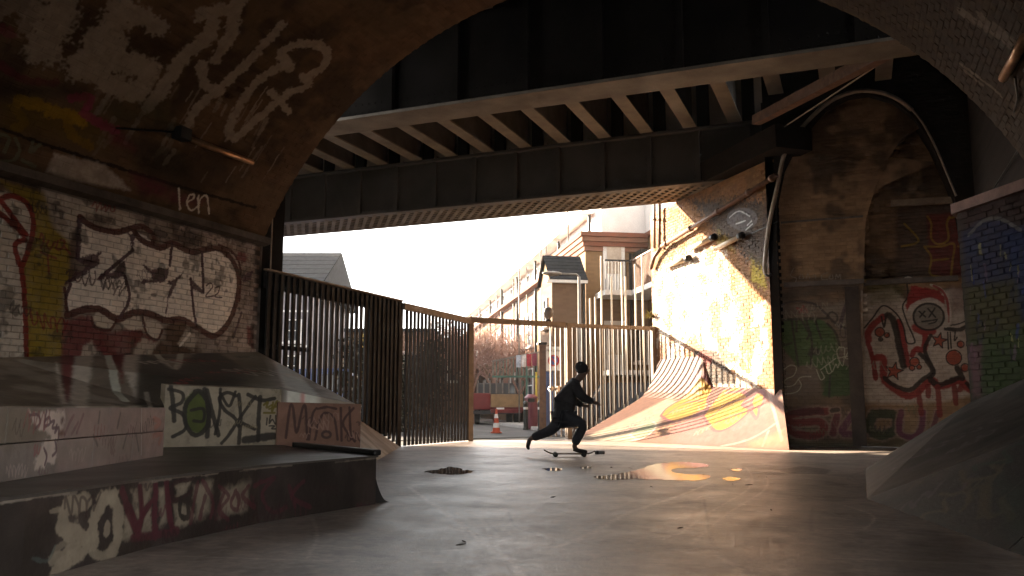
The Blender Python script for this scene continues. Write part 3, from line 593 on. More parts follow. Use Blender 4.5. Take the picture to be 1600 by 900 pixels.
# box on the platform
xc, xm, p, U, N, L = facecanvas((-3.6,1.85), (-5.47,5.7), .35, .85, 190, 10)
xc.map(5, 0, 540)
xc.fill([(-900,400),(430,480),(430,745),(-900,900)], (.20,.165,.12), .8, .04, wear=.3); xc.fill([(440,470),(1400,470),(1400,1000),(440,1000)], (.42,.29,.27), .75, .05, wear=.4)
xc.fill([(1110,480),(1340,480),(1340,850),(1130,860)], (.5,.36,.33), .6, .05, wear=.3)
xc.fill([(450,740),(1100,690),(1100,860),(450,900)], (.3,.27,.23), .6, .08, wear=.5)
xc.fill([(225,515),(500,500),(505,590),(470,670),(440,760),(430,930),(360,920),(330,780),(400,700),(300,670),(245,600)], (.75,.62,.55), .95, .015); xc.fill([(275,880),(330,790),(370,800),(350,960),(270,960)], (.7,.58,.5), .95, .015)
for q in [[(225,545),(290,540),(310,600),(270,650)], [(360,510),(350,560),(340,650)], [(345,590),(380,560),(385,610),(350,630)], [(390,600),(420,590),(405,640),(440,640)], [(440,620),(425,680),(455,640),(450,740)], [(340,800),(365,860),(350,930)], [(430,740),(440,820),(410,860)]]: xc.stroke(q, .022, (.15,.08,.10), .9)
xc.ell((482,583), 12, 28, (.08,.01,.015), .95); xc.ell((480,690), 28, 20, (.13,.03,.02), .9)
for q in [[(575,545),(540,610),(510,690)], [(650,540),(600,680)], [(610,600),(560,690)]]: xc.stroke(q, .03, (.22,.1,.12), .6)
for q in [[(1200,570),(1250,600),(1210,640)], [(1190,710),(1260,690),(1240,760)]]: xc.stroke(q, .05, (.55,.2,.15), .5)
xc.stroke([(1105,490),(1100,850)], .02, (.6,.52,.48), .8)
for q in [[(780,520),(770,600)], [(940,530),(915,640)], [(990,690),(960,800)], [(1060,690),(1080,820)], [(730,700),(760,780)]]: xc.stroke(q, .03, (.06,.05,.05), .6, .8)
xc.tags((0,645,260,740), 14, [(.18,.09,.10),(.06,.045,.045),(.55,.42,.38),(.3,.1,.1)], 8, .09, .012, .7)
m_box = paint('pink_block', xc, xm, (.36,.3,.27), (.24,.2,.18), brick=False, rough=.55, prough=.5)
m_bt = plain('block_top', (.2,.17,.15), (.12,.1,.09), 3, .5)
BX = thing('concrete_ledge', 'long pinkish concrete ledge of two courses standing on the left platform', 'skate ledge', tuple(p))
nb = 6
for r_, (z0, z1) in enumerate(((.40,.60),(.606,.80))):
    cuts = [0]+[L*(k+(.35 if r_ else .0)+.65*(k == nb-1)*r_)/nb for k in range(1, nb)]+[L]
    for k in range(len(cuts)-1):
        a, b = p+U*(cuts[k]+.003), p+U*(cuts[k+1]-.003)
        mb = MB(); dz = .0015*((k*7+r_*3) % 3)
        mb.add([a+N*dz+z*z0,b+N*dz+z*z0,b+N*dz+z*z1,a+N*dz+z*z1,a-N*.6+z*z0,b-N*.6+z*z0,b-N*.6+z*z1,a-N*.6+z*z1], [(0,1,2,3),(3,2,6,7),(1,5,6,2),(4,0,3,7),(5,4,7,6),(0,4,5,1)]); mb.build('concrete_block', m_box, BX, bevel=.004)
# ------------------------------------------------------------------ abutment wall with the blind arch
YA = 18.9; YR = 19.12; YI = 19.42
ZT = 8.8
apx = [(1206,697),(1206,520),(1206,420),(1212,330),(1225,265),(1250,215),(1290,170),(1325,152),(1357,147),(1395,158),(1430,185),(1455,225),(1478,275),(1495,320),(1512,420),(1516,697)]
arc = [(lambda h: (h.x, max(0, h.z)))(hitY(x, y, YA)) for x, y in apx]; arc[0] = (arc[1][0], 0); arc[-1] = (arc[-1][0], 0)
for i in range(1, len(arc)): arc[i] = (max(arc[i][0], arc[i-1][0]+.002), arc[i][1])
ipx = [(1470,250),(1455,196),(1432,196),(1408,216),(1386,250),(1366,296),(1352,345),(1348,440),(1345,700)]
inn = [(lambda h: (h.x, h.z))(hitY(x, y, YR)) for x, y in ipx]; inn[-1] = (inn[-1][0], 0)
def inpoly(x, z, P):
    r = False
    for i in range(len(P)):
        (x0,z0),(x1,z1) = P[i], P[(i+1) % len(P)]
        if (z0 > z) != (z1 > z) and x < (x1-x0)*(z-z0)/(z1-z0)+x0: r = not r
    return r
innp = inn+[(2.4,0),(2.4,inn[0][1])]
def fa(Y): return lambda x, y: (lambda h: (h.x, h.z))(hitY(x, y, Y))
ac = Canvas(-1.8, 2.4, 0, 8.2, 100, fa(YR), 11)
ac.stain((.03,.022,.017), .7, .45, .65, .7, 2)
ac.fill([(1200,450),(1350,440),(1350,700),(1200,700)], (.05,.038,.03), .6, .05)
ac.map(3.333, 1180, 440)
ac.fill([(100,120),(300,100),(500,120),(510,540),(400,590),(250,600),(130,580)], (.13,.105,.085), .7, .12, wear=.3)
ac.fill([(330,150),(470,100),(505,250),(440,250),(400,200)], (.2,.165,.13), .6, .06)
ac.fill([(115,215),(160,195),(330,190),(400,240),(440,330),(430,400),(500,460),(505,590),(390,600),(350,590),(380,480),(290,430),(220,440),(130,330)], (.045,.085,.028), .95, .02); ac.fill([(330,460),(500,440),(505,590),(360,600)], (.035,.065,.02), .8, .05)
for q in [[(150,200),(120,240),(120,300),(150,330),(190,320)], [(190,200),(205,310),(225,440)], [(240,200),(280,270),(270,300)], [(265,200),(295,310),(290,430)], [(310,195),(345,300)], [(375,220),(420,270),(440,340)], [(390,490),(385,600)], [(140,200),(380,192)], [(215,200),(215,260)]]: ac.stroke(q, .05, K, .9)
ac.fill([(270,375),(290,345),(315,340),(340,365),(335,385),(280,388)], K, .9, .02)
ac.stroke([(100,220),(130,130),(200,105),(300,115),(360,160),(420,220),(500,255)], .05, (.04,.03,.03), .9); ac.stroke([(370,190),(395,160),(425,175),(425,205),(400,210)], .04, K, .8); ac.stroke([(440,240),(470,130),(500,110)], .08, (.05,.03,.04), .8)
for q in [[(220,140),(250,160)], [(250,130),(235,160)], [(265,145),(270,160)]]: ac.stroke(q, .06, (.2,.03,.03), .7)
TG = (.34,.32,.24)
for q in [[(120,350),(140,380),(105,430),(130,455),(115,490),(160,450),(190,435),(215,450),(200,490),(160,510),(150,545),(200,540),(235,500),(290,495)], [(140,560),(150,585),(215,575),(240,540),(225,510)], [(320,460),(340,510),(360,500),(345,470)], [(365,440),(380,480),(400,470)], [(385,420),(400,470),(420,430),(430,450),(440,420)], [(440,340),(425,370),(455,440),(465,350),(440,345)], [(465,350),(490,350),(470,400),(500,400)], [(500,340),(495,440),(515,360),(515,400)], [(340,460),(420,400)], [(430,400),(520,380)]]: ac.stroke(q, .022, TG, .9)
def outl(q, wd, c, o): ac.stroke(q, wd+.07, o, .85); ac.stroke(q, wd, c, .95)
OR_, SR = (.30,.19,.14), (.17,.022,.02)
outl([(370,675),(260,680),(170,700),(200,735),(330,730),(360,765),(320,800),(220,795),(180,770)], .17, SR, OR_); ac.fill([(180,650),(350,655),(360,690),(240,700),(160,690)], (.05,.015,.015), .7, .03)
outl([(425,700),(405,790)], .15, (.12,.02,.03), OR_); outl([(430,668),(400,672)], .1, (.05,.03,.02), OR_); outl([(520,680),(480,730),(460,790),(600,790)], .15, (.12,.03,.06), OR_)
ac.fill([(100,840),(600,830),(900,800),(900,870),(100,875)], (.06,.065,.03), .6, .08)
ac.map(1.876, 1180, 420)
outl([(350,425),(410,430),(415,470),(370,490),(335,470),(345,430)], .2, (.04,.05,.02), OR_); outl([(430,420),(425,480),(465,495),(490,470),(495,420)], .12, (.14,.03,.06), OR_); outl([(540,420),(520,490)], .1, (.14,.04,.05), OR_)
ac.map(2.25, 1000, 100)
for q in [[(540,720),(530,745),(550,755),(545,770)], [(565,740),(560,755),(575,755),(570,740)], [(585,755),(590,738),(597,755)], [(605,748),(615,742),(618,755)], [(660,735),(640,742),(640,758),(660,758)], [(670,742),(665,755),(678,755),(676,742)], [(688,757),(690,740),(697,752),(703,740),(706,757)]]: ac.stroke(q, .02, (.26,.22,.18), .7, .6)
# inner recess, painted on its own plane
ac.fn = fa(YI)
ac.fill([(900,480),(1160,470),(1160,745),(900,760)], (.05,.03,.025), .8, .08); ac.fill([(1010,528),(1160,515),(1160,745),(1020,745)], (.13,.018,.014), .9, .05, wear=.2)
for q in [[(1012,535),(1025,560),(1025,610),(1050,632),(1085,615),(1080,560),(1090,535)], [(1090,540),(1140,530)], [(1005,640),(1060,640),(1105,632),(1100,690),(1095,740)], [(1025,690),(1085,684)], [(1000,640),(1025,680),(1020,735),(1060,748)], [(1120,640),(1150,640)], [(930,560),(980,620),(920,640)]]: ac.stroke(q, .045, (.30,.19,.02), .75)
ac.map(3.75, 1340, 420)
WS = (.50,.41,.34); SRD, SBK, SOR = (.27,.018,.016), (.018,.013,.011), (.36,.07,.035)
ac.fill([(30,150),(200,110),(300,200),(560,110),(640,130),(670,500),(690,740),(500,780),(300,790),(30,790)], WS, .92, .06, wear=.25)
ac.fill([(30,60),(280,90),(250,190),(80,200)], (.10,.11,.03), .5, .1); ac.fill([(540,110),(660,110),(650,240),(560,250)], (.15,.06,.06), .5, .1)
for q, wd in [([(65,420),(62,375),(90,330),(150,280)], .14), ([(60,430),(90,530),(105,640)], .1), ([(110,520),(150,530),(155,640),(200,690),(310,745),(430,655),(480,690),(600,655),(640,690),(675,715)], .16), ([(240,310),(270,430),(290,560)], .14), ([(340,345),(390,370),(440,365)], .16), ([(400,400),(390,470),(350,470)], .14), ([(320,510),(330,480)], .1)]: ac.stroke(q, wd, SRD, .95)
for q, wd in [([(175,270),(210,300),(240,430),(270,570)], .14), ([(160,640),(210,680),(305,710),(380,650),(440,605),(410,540),(370,500)], .1), ([(430,390),(395,480),(450,600),(420,640)], .08), ([(430,650),(480,680),(590,640),(615,640),(585,580)], .12), ([(640,670),(680,715)], .08), ([(520,350),(600,355),(655,325)], .09), ([(655,330),(660,410)], .05), ([(40,345),(90,285),(150,215),(228,262),(270,340),(290,430),(335,432),(325,390),(290,310),(265,220),(295,160),(290,90)], .035), ([(530,370),(535,470)], .03), ([(545,370),(550,465)], .03), ([(575,360),(570,420),(585,400)], .03), ([(140,280),(155,340),(165,290),(175,270)], .04), ([(550,330),(600,320),(655,295)], .03)]: ac.stroke(q, wd, SBK, .93)
for q in [[(358,720),(375,850)], [(470,690),(485,860)], [(570,690),(578,790)], [(415,690),(415,745)], [(100,600),(105,640)], [(610,690),(600,710)]]: ac.stroke(q, .11, (.2,.02,.018), .9)
ac.fill([(300,150),(315,95),(400,110),(480,125),(512,165),(512,205),(430,170),(340,200),(290,255),(283,205)], SRD, .97, .015)
ac.stroke([(430,92),(490,115),(525,165),(542,230),(545,300),(520,340)], .05, (.55,.46,.38), .9); ac.stroke([(448,98),(500,130),(530,200),(533,310)], .05, SRD, .9)
ac.stroke([(300,270),(330,215),(420,182),(485,210),(515,265),(520,320)], .11, WS, .97)
ac.ell((418,280), 88, 76, (.22,.185,.15), .97); ac.ring((418,280), 90, 78, .045, SBK, .95)
for q in [[(362,248),(398,280)], [(395,248),(366,282)], [(414,232),(458,282)], [(454,230),(420,282)], [(380,308),(430,302),(468,296)], [(420,322),(455,312),(466,298)]]: ac.stroke(q, .035, SBK, .95)
ac.ell((298,62), 30, 24, WS, .97); ac.ring((298,62), 30, 24, .03, SBK, .8)
def star(c, r):
    ac.fill([(c[0]+(r if k % 2 == 0 else r*.42)*math.sin(k*math.pi/5+.2), c[1]-(r if k % 2 == 0 else r*.42)*math.cos(k*math.pi/5+.2)) for k in range(10)], SOR, .95, .008, edge=.01)
    ac.stroke([(c[0]+(r if k % 2 == 0 else r*.42)*math.sin(k*math.pi/5+.2), c[1]-(r if k % 2 == 0 else r*.42)*math.cos(k*math.pi/5+.2)) for k in range(11)], .025, SBK, .9, sm=False)
star((480,420), 48); star((215,600), 55)
for c_, r_ in [((130,370),28),((172,388),15),((135,412),12),((566,520),46),((606,441),20),((632,578),24),((335,545),28),((320,580),16),((362,575),14)]: ac.ell(c_, r_, r_*.95, SOR if r_ > 13 else SBK, .95); ac.ring(c_, r_, r_*.95, .025, SBK, .9)
ac.fn = fa(YR); ac.tags((1215,460,1340,620), 8, [(.26,.24,.18),(.04,.03,.03)], 11, .2, .02, .7); ac.tags((1230,630,1500,690), 10, [(.2,.13,.1),(.04,.03,.03),(.16,.15,.08)], 12, .16, .02, .7)
m_ab = paint('abutment_brick', ac, lambda t: coords(t, (0,0,0), (1,0,0), (0,0,1)), (.36,.22,.12), (.22,.13,.07), prough=.6, chip=.15, dirtamt=.35, rough=.9)
m_soot = paint('sooty_brick', None, lambda t: coords(t, (0,0,0), (1,0,0), (0,0,1)), (.028,.02,.016), (.016,.013,.011), dirtamt=.6, spec=.05, rough=1.)
AW = thing('abutment_wall', 'sooty brick abutment wall with a tall blind arch and a red hatted painted face', 'wall', (.3, YA, 0))
mb = MB(); TOPZ = ZT; XR = 2.45
for i in range(len(arc)-1):
    (x0,z0),(x1,z1) = arc[i], arc[i+1]
    mb.add([(x0,YA,z0),(x1,YA,z1),(x1,YA,TOPZ),(x0,YA,TOPZ)], [(0,1,2,3)])
    mb.add([(x0,YA,z0),(x1,YA,z1),(x1,YI+.1,z1),(x0,YI+.1,z0)], [(0,3,2,1)])
mb.add([(-1.5,YA,0),(arc[0][0],YA,0),(arc[0][0],YA,TOPZ),(-1.5,YA,TOPZ)], [(0,1,2,3)]); mb.add([(arc[-1][0],YA,0),(XR,YA,0),(XR,YA,TOPZ),(arc[-1][0],YA,TOPZ)], [(0,1,2,3)])
mb.add([(-1.5,YA,0),(-1.5,YA,TOPZ),(-1.5,YA+.9,TOPZ),(-1.5,YA+.9,0)], [(0,1,2,3)])
mb.build('arch_front', m_soot, AW)
mb = MB()
mb.add([(-1.45,YR,0),(XR,YR,0),(XR,YR,8.0),(-1.45,YR,8.0)], [(0,1,2,3)]) if False else None
mb.add([(-1.45,YI+.09,0),(XR,YI+.09,0),(XR,YI+.09,8.0),(-1.45,YI+.09,8.0)], [(0,1,2,3)])
for i in range(len(inn)-1):
    (x0,z0),(x1,z1) = inn[i], inn[i+1]; mb.add([(x0,YR,z0),(x1,YR,z1),(x1,YI+.1,z1),(x0,YI+.1,z0)], [(0,1,2,3)])
mb.build('recess_back', m_ab, AW)
mb = MB()                                    # the outer recess face, left of the step
inl = sorted([(z_, x_) for x_, z_ in inn])
def xin(zz):
    for (z0,x0),(z1,x1) in zip(inl, inl[1:]):
        if z0 <= zz <= z1: return x0+(x1-x0)*(zz-z0)/max(1e-6, z1-z0)
    return XR
zs_ = [0]+[k*.2 for k in range(1, 41)]
for z0, z1 in zip(zs_, zs_[1:]): mb.add([(-1.45,YR,z0),(xin(z0),YR,z0),(xin(z1),YR,z1),(-1.45,YR,z1)], [(0,1,2,3)])
mb.build('recess_face', m_ab, AW)
mb = MB(); ip = [(x_, z_) for x_, z_ in inn]
for i in range(len(ip)-1):
    (x0,z0),(x1,z1) = ip[i], ip[i+1]; mb.beam((x0-.03,YR-.012,z0), (x1-.03,YR-.012,z1), .075, .05, (0,1,0))
mb.build('recess_edge', m_ab, AW)
O_ = (-1.8, YR, 0)
fr = wall_frames(O_, (1,0,0), (0,0,1), (0,-1,0), 4.2, 8.0, lambda u, v: inpoly(u-1.8, v, arc) and not inpoly(u-1.8, v, innp) and inpoly(u-1.8+.11, v, arc) and inpoly(u-1.8-.11, v, arc))
fr += wall_frames((-1.8,YI+.08,0), (1,0,0), (0,0,1), (0,-1,0), 4.2, 8.0, lambda u, v: inpoly(u-1.8-.1, v, innp))
lay(AW, fr, m_ab, seed=5, D=.009, jit=.004)
lay(AW, wall_frames((-1.5,YA,0), (1,0,0), (0,0,1), (0,-1,0), 3.9, 8.7, lambda u, v: not inpoly(u-1.5-.1, v, arc) and not inpoly(u-1.5+.1, v, arc)), m_soot, indiv=0, seed=6, D=.009, stuffname='front_brickwork')
m_stepsh = plain('brown_step_shade', (.07,.05,.038), (.04,.03,.024), 3, .95)
m_led = plain('ledge_stone', (.14,.11,.09), (.08,.065,.055), 4, .8)
zl = hitY(1260,444,YR).z; MB().box((-1.42,YR-.07,zl-.05),(xin(zl)+.02,YR+.0,zl+.05)).build('string_course', m_led, AW); MB().box((xin(zl)+.02,YI-.06,zl-.045),(1.95,YI+.08,zl+.055)).build('string_course', m_led, AW)
zl = hitY(1260,345,YR).z; MB().box((-1.42,YR-.035,zl-.02),(xin(zl),YR,zl+.02)).build('string_course', m_led, AW)
MB().box((hitY(1322,500,YR).x,YR-.05,0.02),(hitY(1344,500,YR).x,YR+.02,hitY(1330,448,YR).z)).build('step_shade_strip', m_stepsh, AW)  # dark strip standing in for the shade along the recess step
m_wood = plain('weathered_timber', (.24,.17,.11), (.15,.10,.065), 6, .75)
a, b = hitY(1392,318,YI-.12), hitY(1500,312,YI-.12); MB().beam(a, b, .1, .13).build('lintel_bar', m_wood, AW)
# conduit round the arch
m_cond = plain('pale_conduit', (.36,.29,.22), (.25,.19,.14), 8, .5)
CO = thing('conduit', 'pale cable conduit following the rim of the blind arch', 'pipe', hitY(1357,145,YA-.05))
pts = [hitY(x, y, YA-.06) for x, y in smooth([(1196,428),(1195,410),(1202,350),(1215,290),(1226,240),(1250,203),(1288,165),(1322,147),(1357,142),(1397,152),(1433,180),(1458,222),(1480,272),(1494,306)], 4)]
MB().tube(pts[:40], .045, 7).build('duct', m_cond, CO, True); MB().tube(pts[39:], .022, 6).build('cable', m_cond, CO, True); MB().tube([pts[0],pts[0]+Vector((.05,-.02,-.05)),pts[0]+Vector((.13,-.03,-.02))], .03, 6).build('end_clip', m_blk, CO, True)

# ------------------------------------------------------------------ sunlit wall beyond the arch
WC = Vector((-1.5, 18.9, 0)); WU = (P2-WC).normalized(); WL = (P2-WC).length+.15; WN = Vector((-WU.y, WU.x, 0)); WN = WN if WN.x < 0 else -WN
WZ = 6.19
def fw(x, y): h = hit(x, y, WC, WN); return ((h-WC).dot(WU), h.z)
wc = Canvas(-.1, WL+.1, 0, 6.3, 110, fw, 13)
wc.stain((.10,.05,.02), .5, .5, .7, .5, 2)
LWC = (.70,.65,.57)
wc.fill([(1022,430),(1060,400),(1100,388),(1135,392),(1140,440),(1150,470),(1158,520),(1160,560),(1200,640),(1110,660),(1020,620)], LWC, .95, .12, wear=.6, edge=.4)
wc.fill([(1172,480),(1199,470),(1200,620),(1175,600)], LWC, .85, .08, wear=.6, edge=.2); wc.fill([(1150,420),(1166,440),(1172,600),(1160,600)], (.55,.42,.28), .5, .1, wear=.5, edge=.2)
wc.stain((.24,.105,.035), .9, .54, .59, .45, 21); wc.stain((.2,.09,.035), .6, .6, .64, .16, 23)
wc.fill([(1172,395),(1197,405),(1197,450),(1176,442)], (.45,.36,.02), .85, .06, wear=.3, edge=.15); wc.fill([(1120,350),(1140,368),(1150,395),(1120,380)], (.4,.34,.05), .5, .06, wear=.4, edge=.15)
wc.fill([(1030,330),(1060,330),(1060,380),(1040,390)], (.3,.12,.03), .4, .2, wear=.5)
wc.fill([(1075,312),(1205,312),(1205,440),(1185,418),(1160,398),(1120,360)], (.012,.009,.007), .96, .12, wear=.1, edge=.3)  # soot, blackened further to paint in the bridge's shade
wc.fill([(1084,600),(1084,549),(1100,545),(1120,549),(1148,588),(1150,600)], (.018,.012,.009), .96, .03, wear=.1); wc.fill([(1089,556),(1097,549),(1106,552),(1113,560),(1108,572),(1099,580),(1091,570)], (.14,.016,.012), .95, .03, sm=True)  # shade of the nook painted into the wall colour, red blob over it
wc.ell((1160,342), 24, 18, (.10,.10,.11), .9, wear=.2)
for q in [[(1140,340),(1155,330),(1172,338)], [(1168,352),(1175,345)], [(1150,350),(1165,345)], [(1165,360),(1176,350)]]: wc.stroke(q, .035, (.6,.6,.62), .8)
for i in range(20):
    x, y = rr.uniform(1040,1190), rr.uniform(430,560); wc.stroke([(x,y),(x+rr.uniform(-6,6),y+rr.uniform(3,12))], .03, (.3,.18,.1), .6, rough=.9)
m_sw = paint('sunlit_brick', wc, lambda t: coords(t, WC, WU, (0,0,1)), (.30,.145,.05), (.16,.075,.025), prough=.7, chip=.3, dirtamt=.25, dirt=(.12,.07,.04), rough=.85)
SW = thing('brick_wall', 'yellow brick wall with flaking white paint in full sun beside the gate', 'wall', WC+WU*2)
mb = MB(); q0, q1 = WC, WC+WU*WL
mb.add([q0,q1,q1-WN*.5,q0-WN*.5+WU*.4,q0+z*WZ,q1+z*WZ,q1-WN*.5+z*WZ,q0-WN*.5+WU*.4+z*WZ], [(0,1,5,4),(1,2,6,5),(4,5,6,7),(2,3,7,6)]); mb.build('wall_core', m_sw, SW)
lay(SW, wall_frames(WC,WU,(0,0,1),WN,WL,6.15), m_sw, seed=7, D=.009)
MB().obox(WC+WU*1.0-WN*.1+z*(WZ+.28), WU, WN, (0,0,1), 3.2, .9, .5).build('bearing_block', m_soot, SW)
m_tub = plain('cream_enamel', (.62,.52,.38), (.5,.4,.28), 9, .35)
def wp(x, y, l=.1): return hit(x, y, WC+WN*l, WN)
PP = thing('drain_pipe', 'long rusty pipe climbing diagonally across the sunlit brick wall', 'pipe', wp(1100,345))
m_rust = plain('rusty_iron', (.16,.085,.05), (.09,.05,.035), 7, .6, .2)
pa, pb = wp(1034,385,.14), wp(1213,274,.14); MB().tube([pa,pb], .055, 9).build('pipe_run', m_rust, PP, True)
for f_ in (.05,.3,.55,.8,.97): p_ = pa.lerp(pb, f_); MB().tube([p_-(pb-pa).normalized()*.05,p_+(pb-pa).normalized()*.05], .078, 9).build('collar', m_rust, PP, True)
MB().tube([pa,wp(1022,402,.12),wp(1017,420,.1)], .05, 8).build('elbow', m_rust, PP, True)
for x_ in (1022.5, 1030.5):
    D_ = thing('downpipe', {1022.5:'paler of two vertical downpipes at the far end of the sunlit wall', 1030.5:'darker of two vertical downpipes at the far end of the sunlit wall'}[x_], 'pipe', wp(x_,380), 'downpipes on the sunlit wall')
    MB().tube([wp(x_,388,.09),wp(x_,312,.09)], .04, 8).build('pipe_run', m_rust if x_ > 1025 else m_cond, D_, True); MB().tube([wp(x_,345,.09),wp(x_,342,.09)], .06, 8).build('collar', m_rust, D_, True)
for (x0,y0,x1,y1,lb) in [(1038,417,1074,404,'lowest stub of tube light on the sunlit wall'),(1075,390,1114,371,'middle stub of tube light on the sunlit wall, just under the long pipe'),(1118,389,1157,369,'upper right stub of tube light half in the shadow on the brick wall')]:
    T_ = thing('strip_light', lb, 'light', wp(x0,y0), 'tube lights on the sunlit wall')
    MB().tube([wp(x0,y0,.12),wp(x1,y1,.12)], .06, 9).build('tube', m_tub, T_, True); MB().tube([wp(x1-2,y1+1,.12),wp(x1+3,y1-1.5,.12)], .085, 9).build('end_cap', m_blk, T_, True)
MB().tube([wp(1157,371,.05),wp(1180,362,.04),wp(1215,346,.04)], .012, 5).build('wire', m_blk, PP)
# sunlit bank
TA, TB = Vector((-1.32,17.3,0)), Vector((-6.9,21.3,0)); WA, WB = WC+WN*.015+Vector((-.02,-.05,0)), P2+Vector((.12,-.12,0))
BN_ = (TB-TA).cross((WA*.6+WB*.4+z*1.22)-TA)
lb_ = Canvas(-8.2, 0, 16.5, 24, 90, lambda x, y: (lambda h: (h.x, h.y))(hit(x, y, TA, BN_)), 15)
PKB = (.30,.125,.075)
lb_.fill([(-8.2,16.5),(0,16.5),(0,24),(-8.2,24)], PKB, .8, .05, raw=True, wear=.2)
lb_.map(3.333, 780, 530)
lb_.fill([(420,520),(880,260),(930,300),(850,370),(820,450),(700,540)], (.72,.64,.45), .85, .12); lb_.fill([(900,420),(1400,300),(1460,560),(900,560)], (.62,.27,.27), .45, .25)
for q in [[(840,375),(870,330),(930,290),(1010,250),(1110,245),(1085,300),(1080,350),(1000,390),(900,418)], [(1060,400),(1110,330),(1180,270),(1290,325),(1265,365),(1300,400),(1200,468),(1120,480)], [(1310,370),(1340,330),(1380,345),(1370,380),(1330,400)], [(1180,290),(1230,270),(1260,300)], [(1310,400),(1350,390),(1340,440)]]:
    lb_.fill(q, (.80,.42,.04), .95, .05, sm=True); lb_.stroke(q+[q[0]], .07, (.34,.10,.12), .9)
for q in [[(860,380),(960,310),(1060,310)], [(1090,420),(1180,350),(1280,340)], [(1110,300),(1160,250),(1220,190)], [(1000,390),(1060,400),(1040,440)], [(1100,460),(1180,420),(1290,400)]]: lb_.stroke(q, .05, (.38,.14,.14), .85)
lb_.fill([(680,490),(740,435),(790,408),(815,440),(780,490),(720,520)], (.42,.50,.30), .9, .03); lb_.stroke([(680,490),(740,435),(790,408),(815,440),(780,490),(720,520),(680,490)], .05, (.75,.7,.55), .9)
for q in [[(1000,240),(1080,190),(1200,170)], [(1400,330),(1440,450),(1470,540)], [(620,500),(580,530)], [(1150,560),(1300,530),(1440,470)], [(1370,560),(1400,500)], [(880,300),(700,420),(520,500)]]: lb_.stroke(q, .06, (.7,.5,.42), .6)
lb_.fill([(1300,540),(1480,500),(1490,560),(1300,570)], (.6,.34,.18), .6, .1)
lb_.tags((960,640,1200,690), 14, [(.5,.22,.25),(.7,.5,.42),(.62,.36,.12)], 13, .25, .03, .55)
lb_.rgb *= np.where(lb_.a[...,None] > 0, .46, 1)
m_lb = paint('sunny_bank', lb_, lambda t: coords(t, (0,0,0), (1,0,0), (0,1,0)), (.15,.085,.06), (.11,.065,.048), brick=False, rough=.7, prough=.6, chip=.25, dirtamt=.15, dirt=(.2,.13,.1))
SB = thing('skate_bank', 'sunlit pink and yellow painted bank running up to the white brick wall', 'skate ramp', (-3.5, 19, 0))
TA, TB = Vector((-1.32,17.3,0)), Vector((-6.9,21.3,0)); WA, WB = WC+WN*.015+Vector((-.02,-.05,0)), P2+Vector((.12,-.12,0))
P = []
for i in range(41):
    s_ = i/40; t0 = TA.lerp(TB, s_); t1 = WA.lerp(WB, s_); Hh = 1.17+.25*s_; row = []
    for j in range(15):
        q = (j/14)**.75; hi = (lambda a: a*a*(3-2*a))(min(1, max(0, (s_-.5)/.1))); lift = Hh*(q*.95+q**6*.05)+hi*.72*max(0, (q-.74)/.26)**2.3; row.append(t0.lerp(t1, q)+z*(lift+.004))
    P.append(row)
mb = MB().grid(P); e = P[0]; mb.add([p_ for p_ in e]+[Vector((p_.x,p_.y,0)) for p_ in e], [(j,j+1,16+j,15+j) for j in range(14)]); mb.build('slope', m_lb, SB, False)
m_sh = plain('bank_kerb', (.34,.25,.19), (.24,.17,.13), 5, .8)
m_rr = plain('red_plastic', (.12,.02,.015), (.07,.012,.01), 6, .6)
def blob(c, rx, ry, rz, seed, n=12, m=9, X=Vector((1,0,0)), Y=Vector((0,1,0))):
    r_ = random.Random(seed); g = [[1+r_.uniform(-.12,.12) for _ in range(n)] for _ in range(m)]; b = MB(); rows = []
    for i in range(m):
        ph = math.pi*(i+.02)/(m-.96)-math.pi/2; rows.append([c+(X*rx*math.cos(ph)*math.cos(2*math.pi*k/n)+Y*ry*math.cos(ph)*math.sin(2*math.pi*k/n)+z*rz*math.sin(ph))*g[i][k % n] for k in list(range(n))+[0]])
    return b.grid(rows)
# fern growing from the wall
m_fern = plain('yellow_leaves', (.22,.17,.03), (.13,.12,.02), 9, .7)
FE = thing('fern', 'small yellowish fern growing from the far end of the wall above the gate', 'plant', wp(1016,494,.15)); mb = MB(); c_ = wp(1016,494,.1)
for k in range(26):
    d_ = Vector((rr.gauss(0,1), rr.gauss(0,1), rr.uniform(-.3,1))).normalized(); L_ = rr.uniform(.12,.26); s_ = d_.orthogonal().normalized()*.025
    mb.add([c_, c_+d_*L_*.5+s_, c_+d_*L_+z*-.04, c_+d_*L_*.5-s_], [(0,1,2,3)])
mb.build('fronds', m_fern, FE)

# ------------------------------------------------------------------ right: blue pier, side wall, foreground bank
QA, QB = Vector((1.29,12.4,0)), Vector((1.98,11.25,0)); QU = (QB-QA).normalized(); QN = Vector((QU.y,-QU.x,0)); QN = QN if QN.x < 0 else -QN; QL = (QB-QA).length
def fq(x, y): h = hit(x, y, QA, QN); return ((h-QA).dot(QU), h.z)
qc = Canvas(-.1, QL+.1, 0, 3.5, 150, fq, 17); qc.map(2.5, 1440, 260)
qc.fill([(150,150),(420,60),(420,230),(180,260)], (.09,.04,.035), .8, .08, wear=.3); qc.fill([(160,260),(230,210),(320,205),(420,260),(420,470),(180,470)], (.035,.045,.13), .9, .05, wear=.3); qc.fill([(170,470),(420,430),(420,700),(190,720)], (.13,.115,.03), .85, .08, wear=.3); qc.fill([(190,680),(420,620),(420,900),(190,900)], (.075,.12,.03), .9, .08, wear=.25)
qc.fill([(320,260),(420,230),(420,600),(390,600),(370,450)], (.03,.05,.16), .8, .06); qc.rgb *= .42; qc.stroke([(185,270),(240,215),(310,205),(390,250)], .05, (.2,.19,.17), .6)
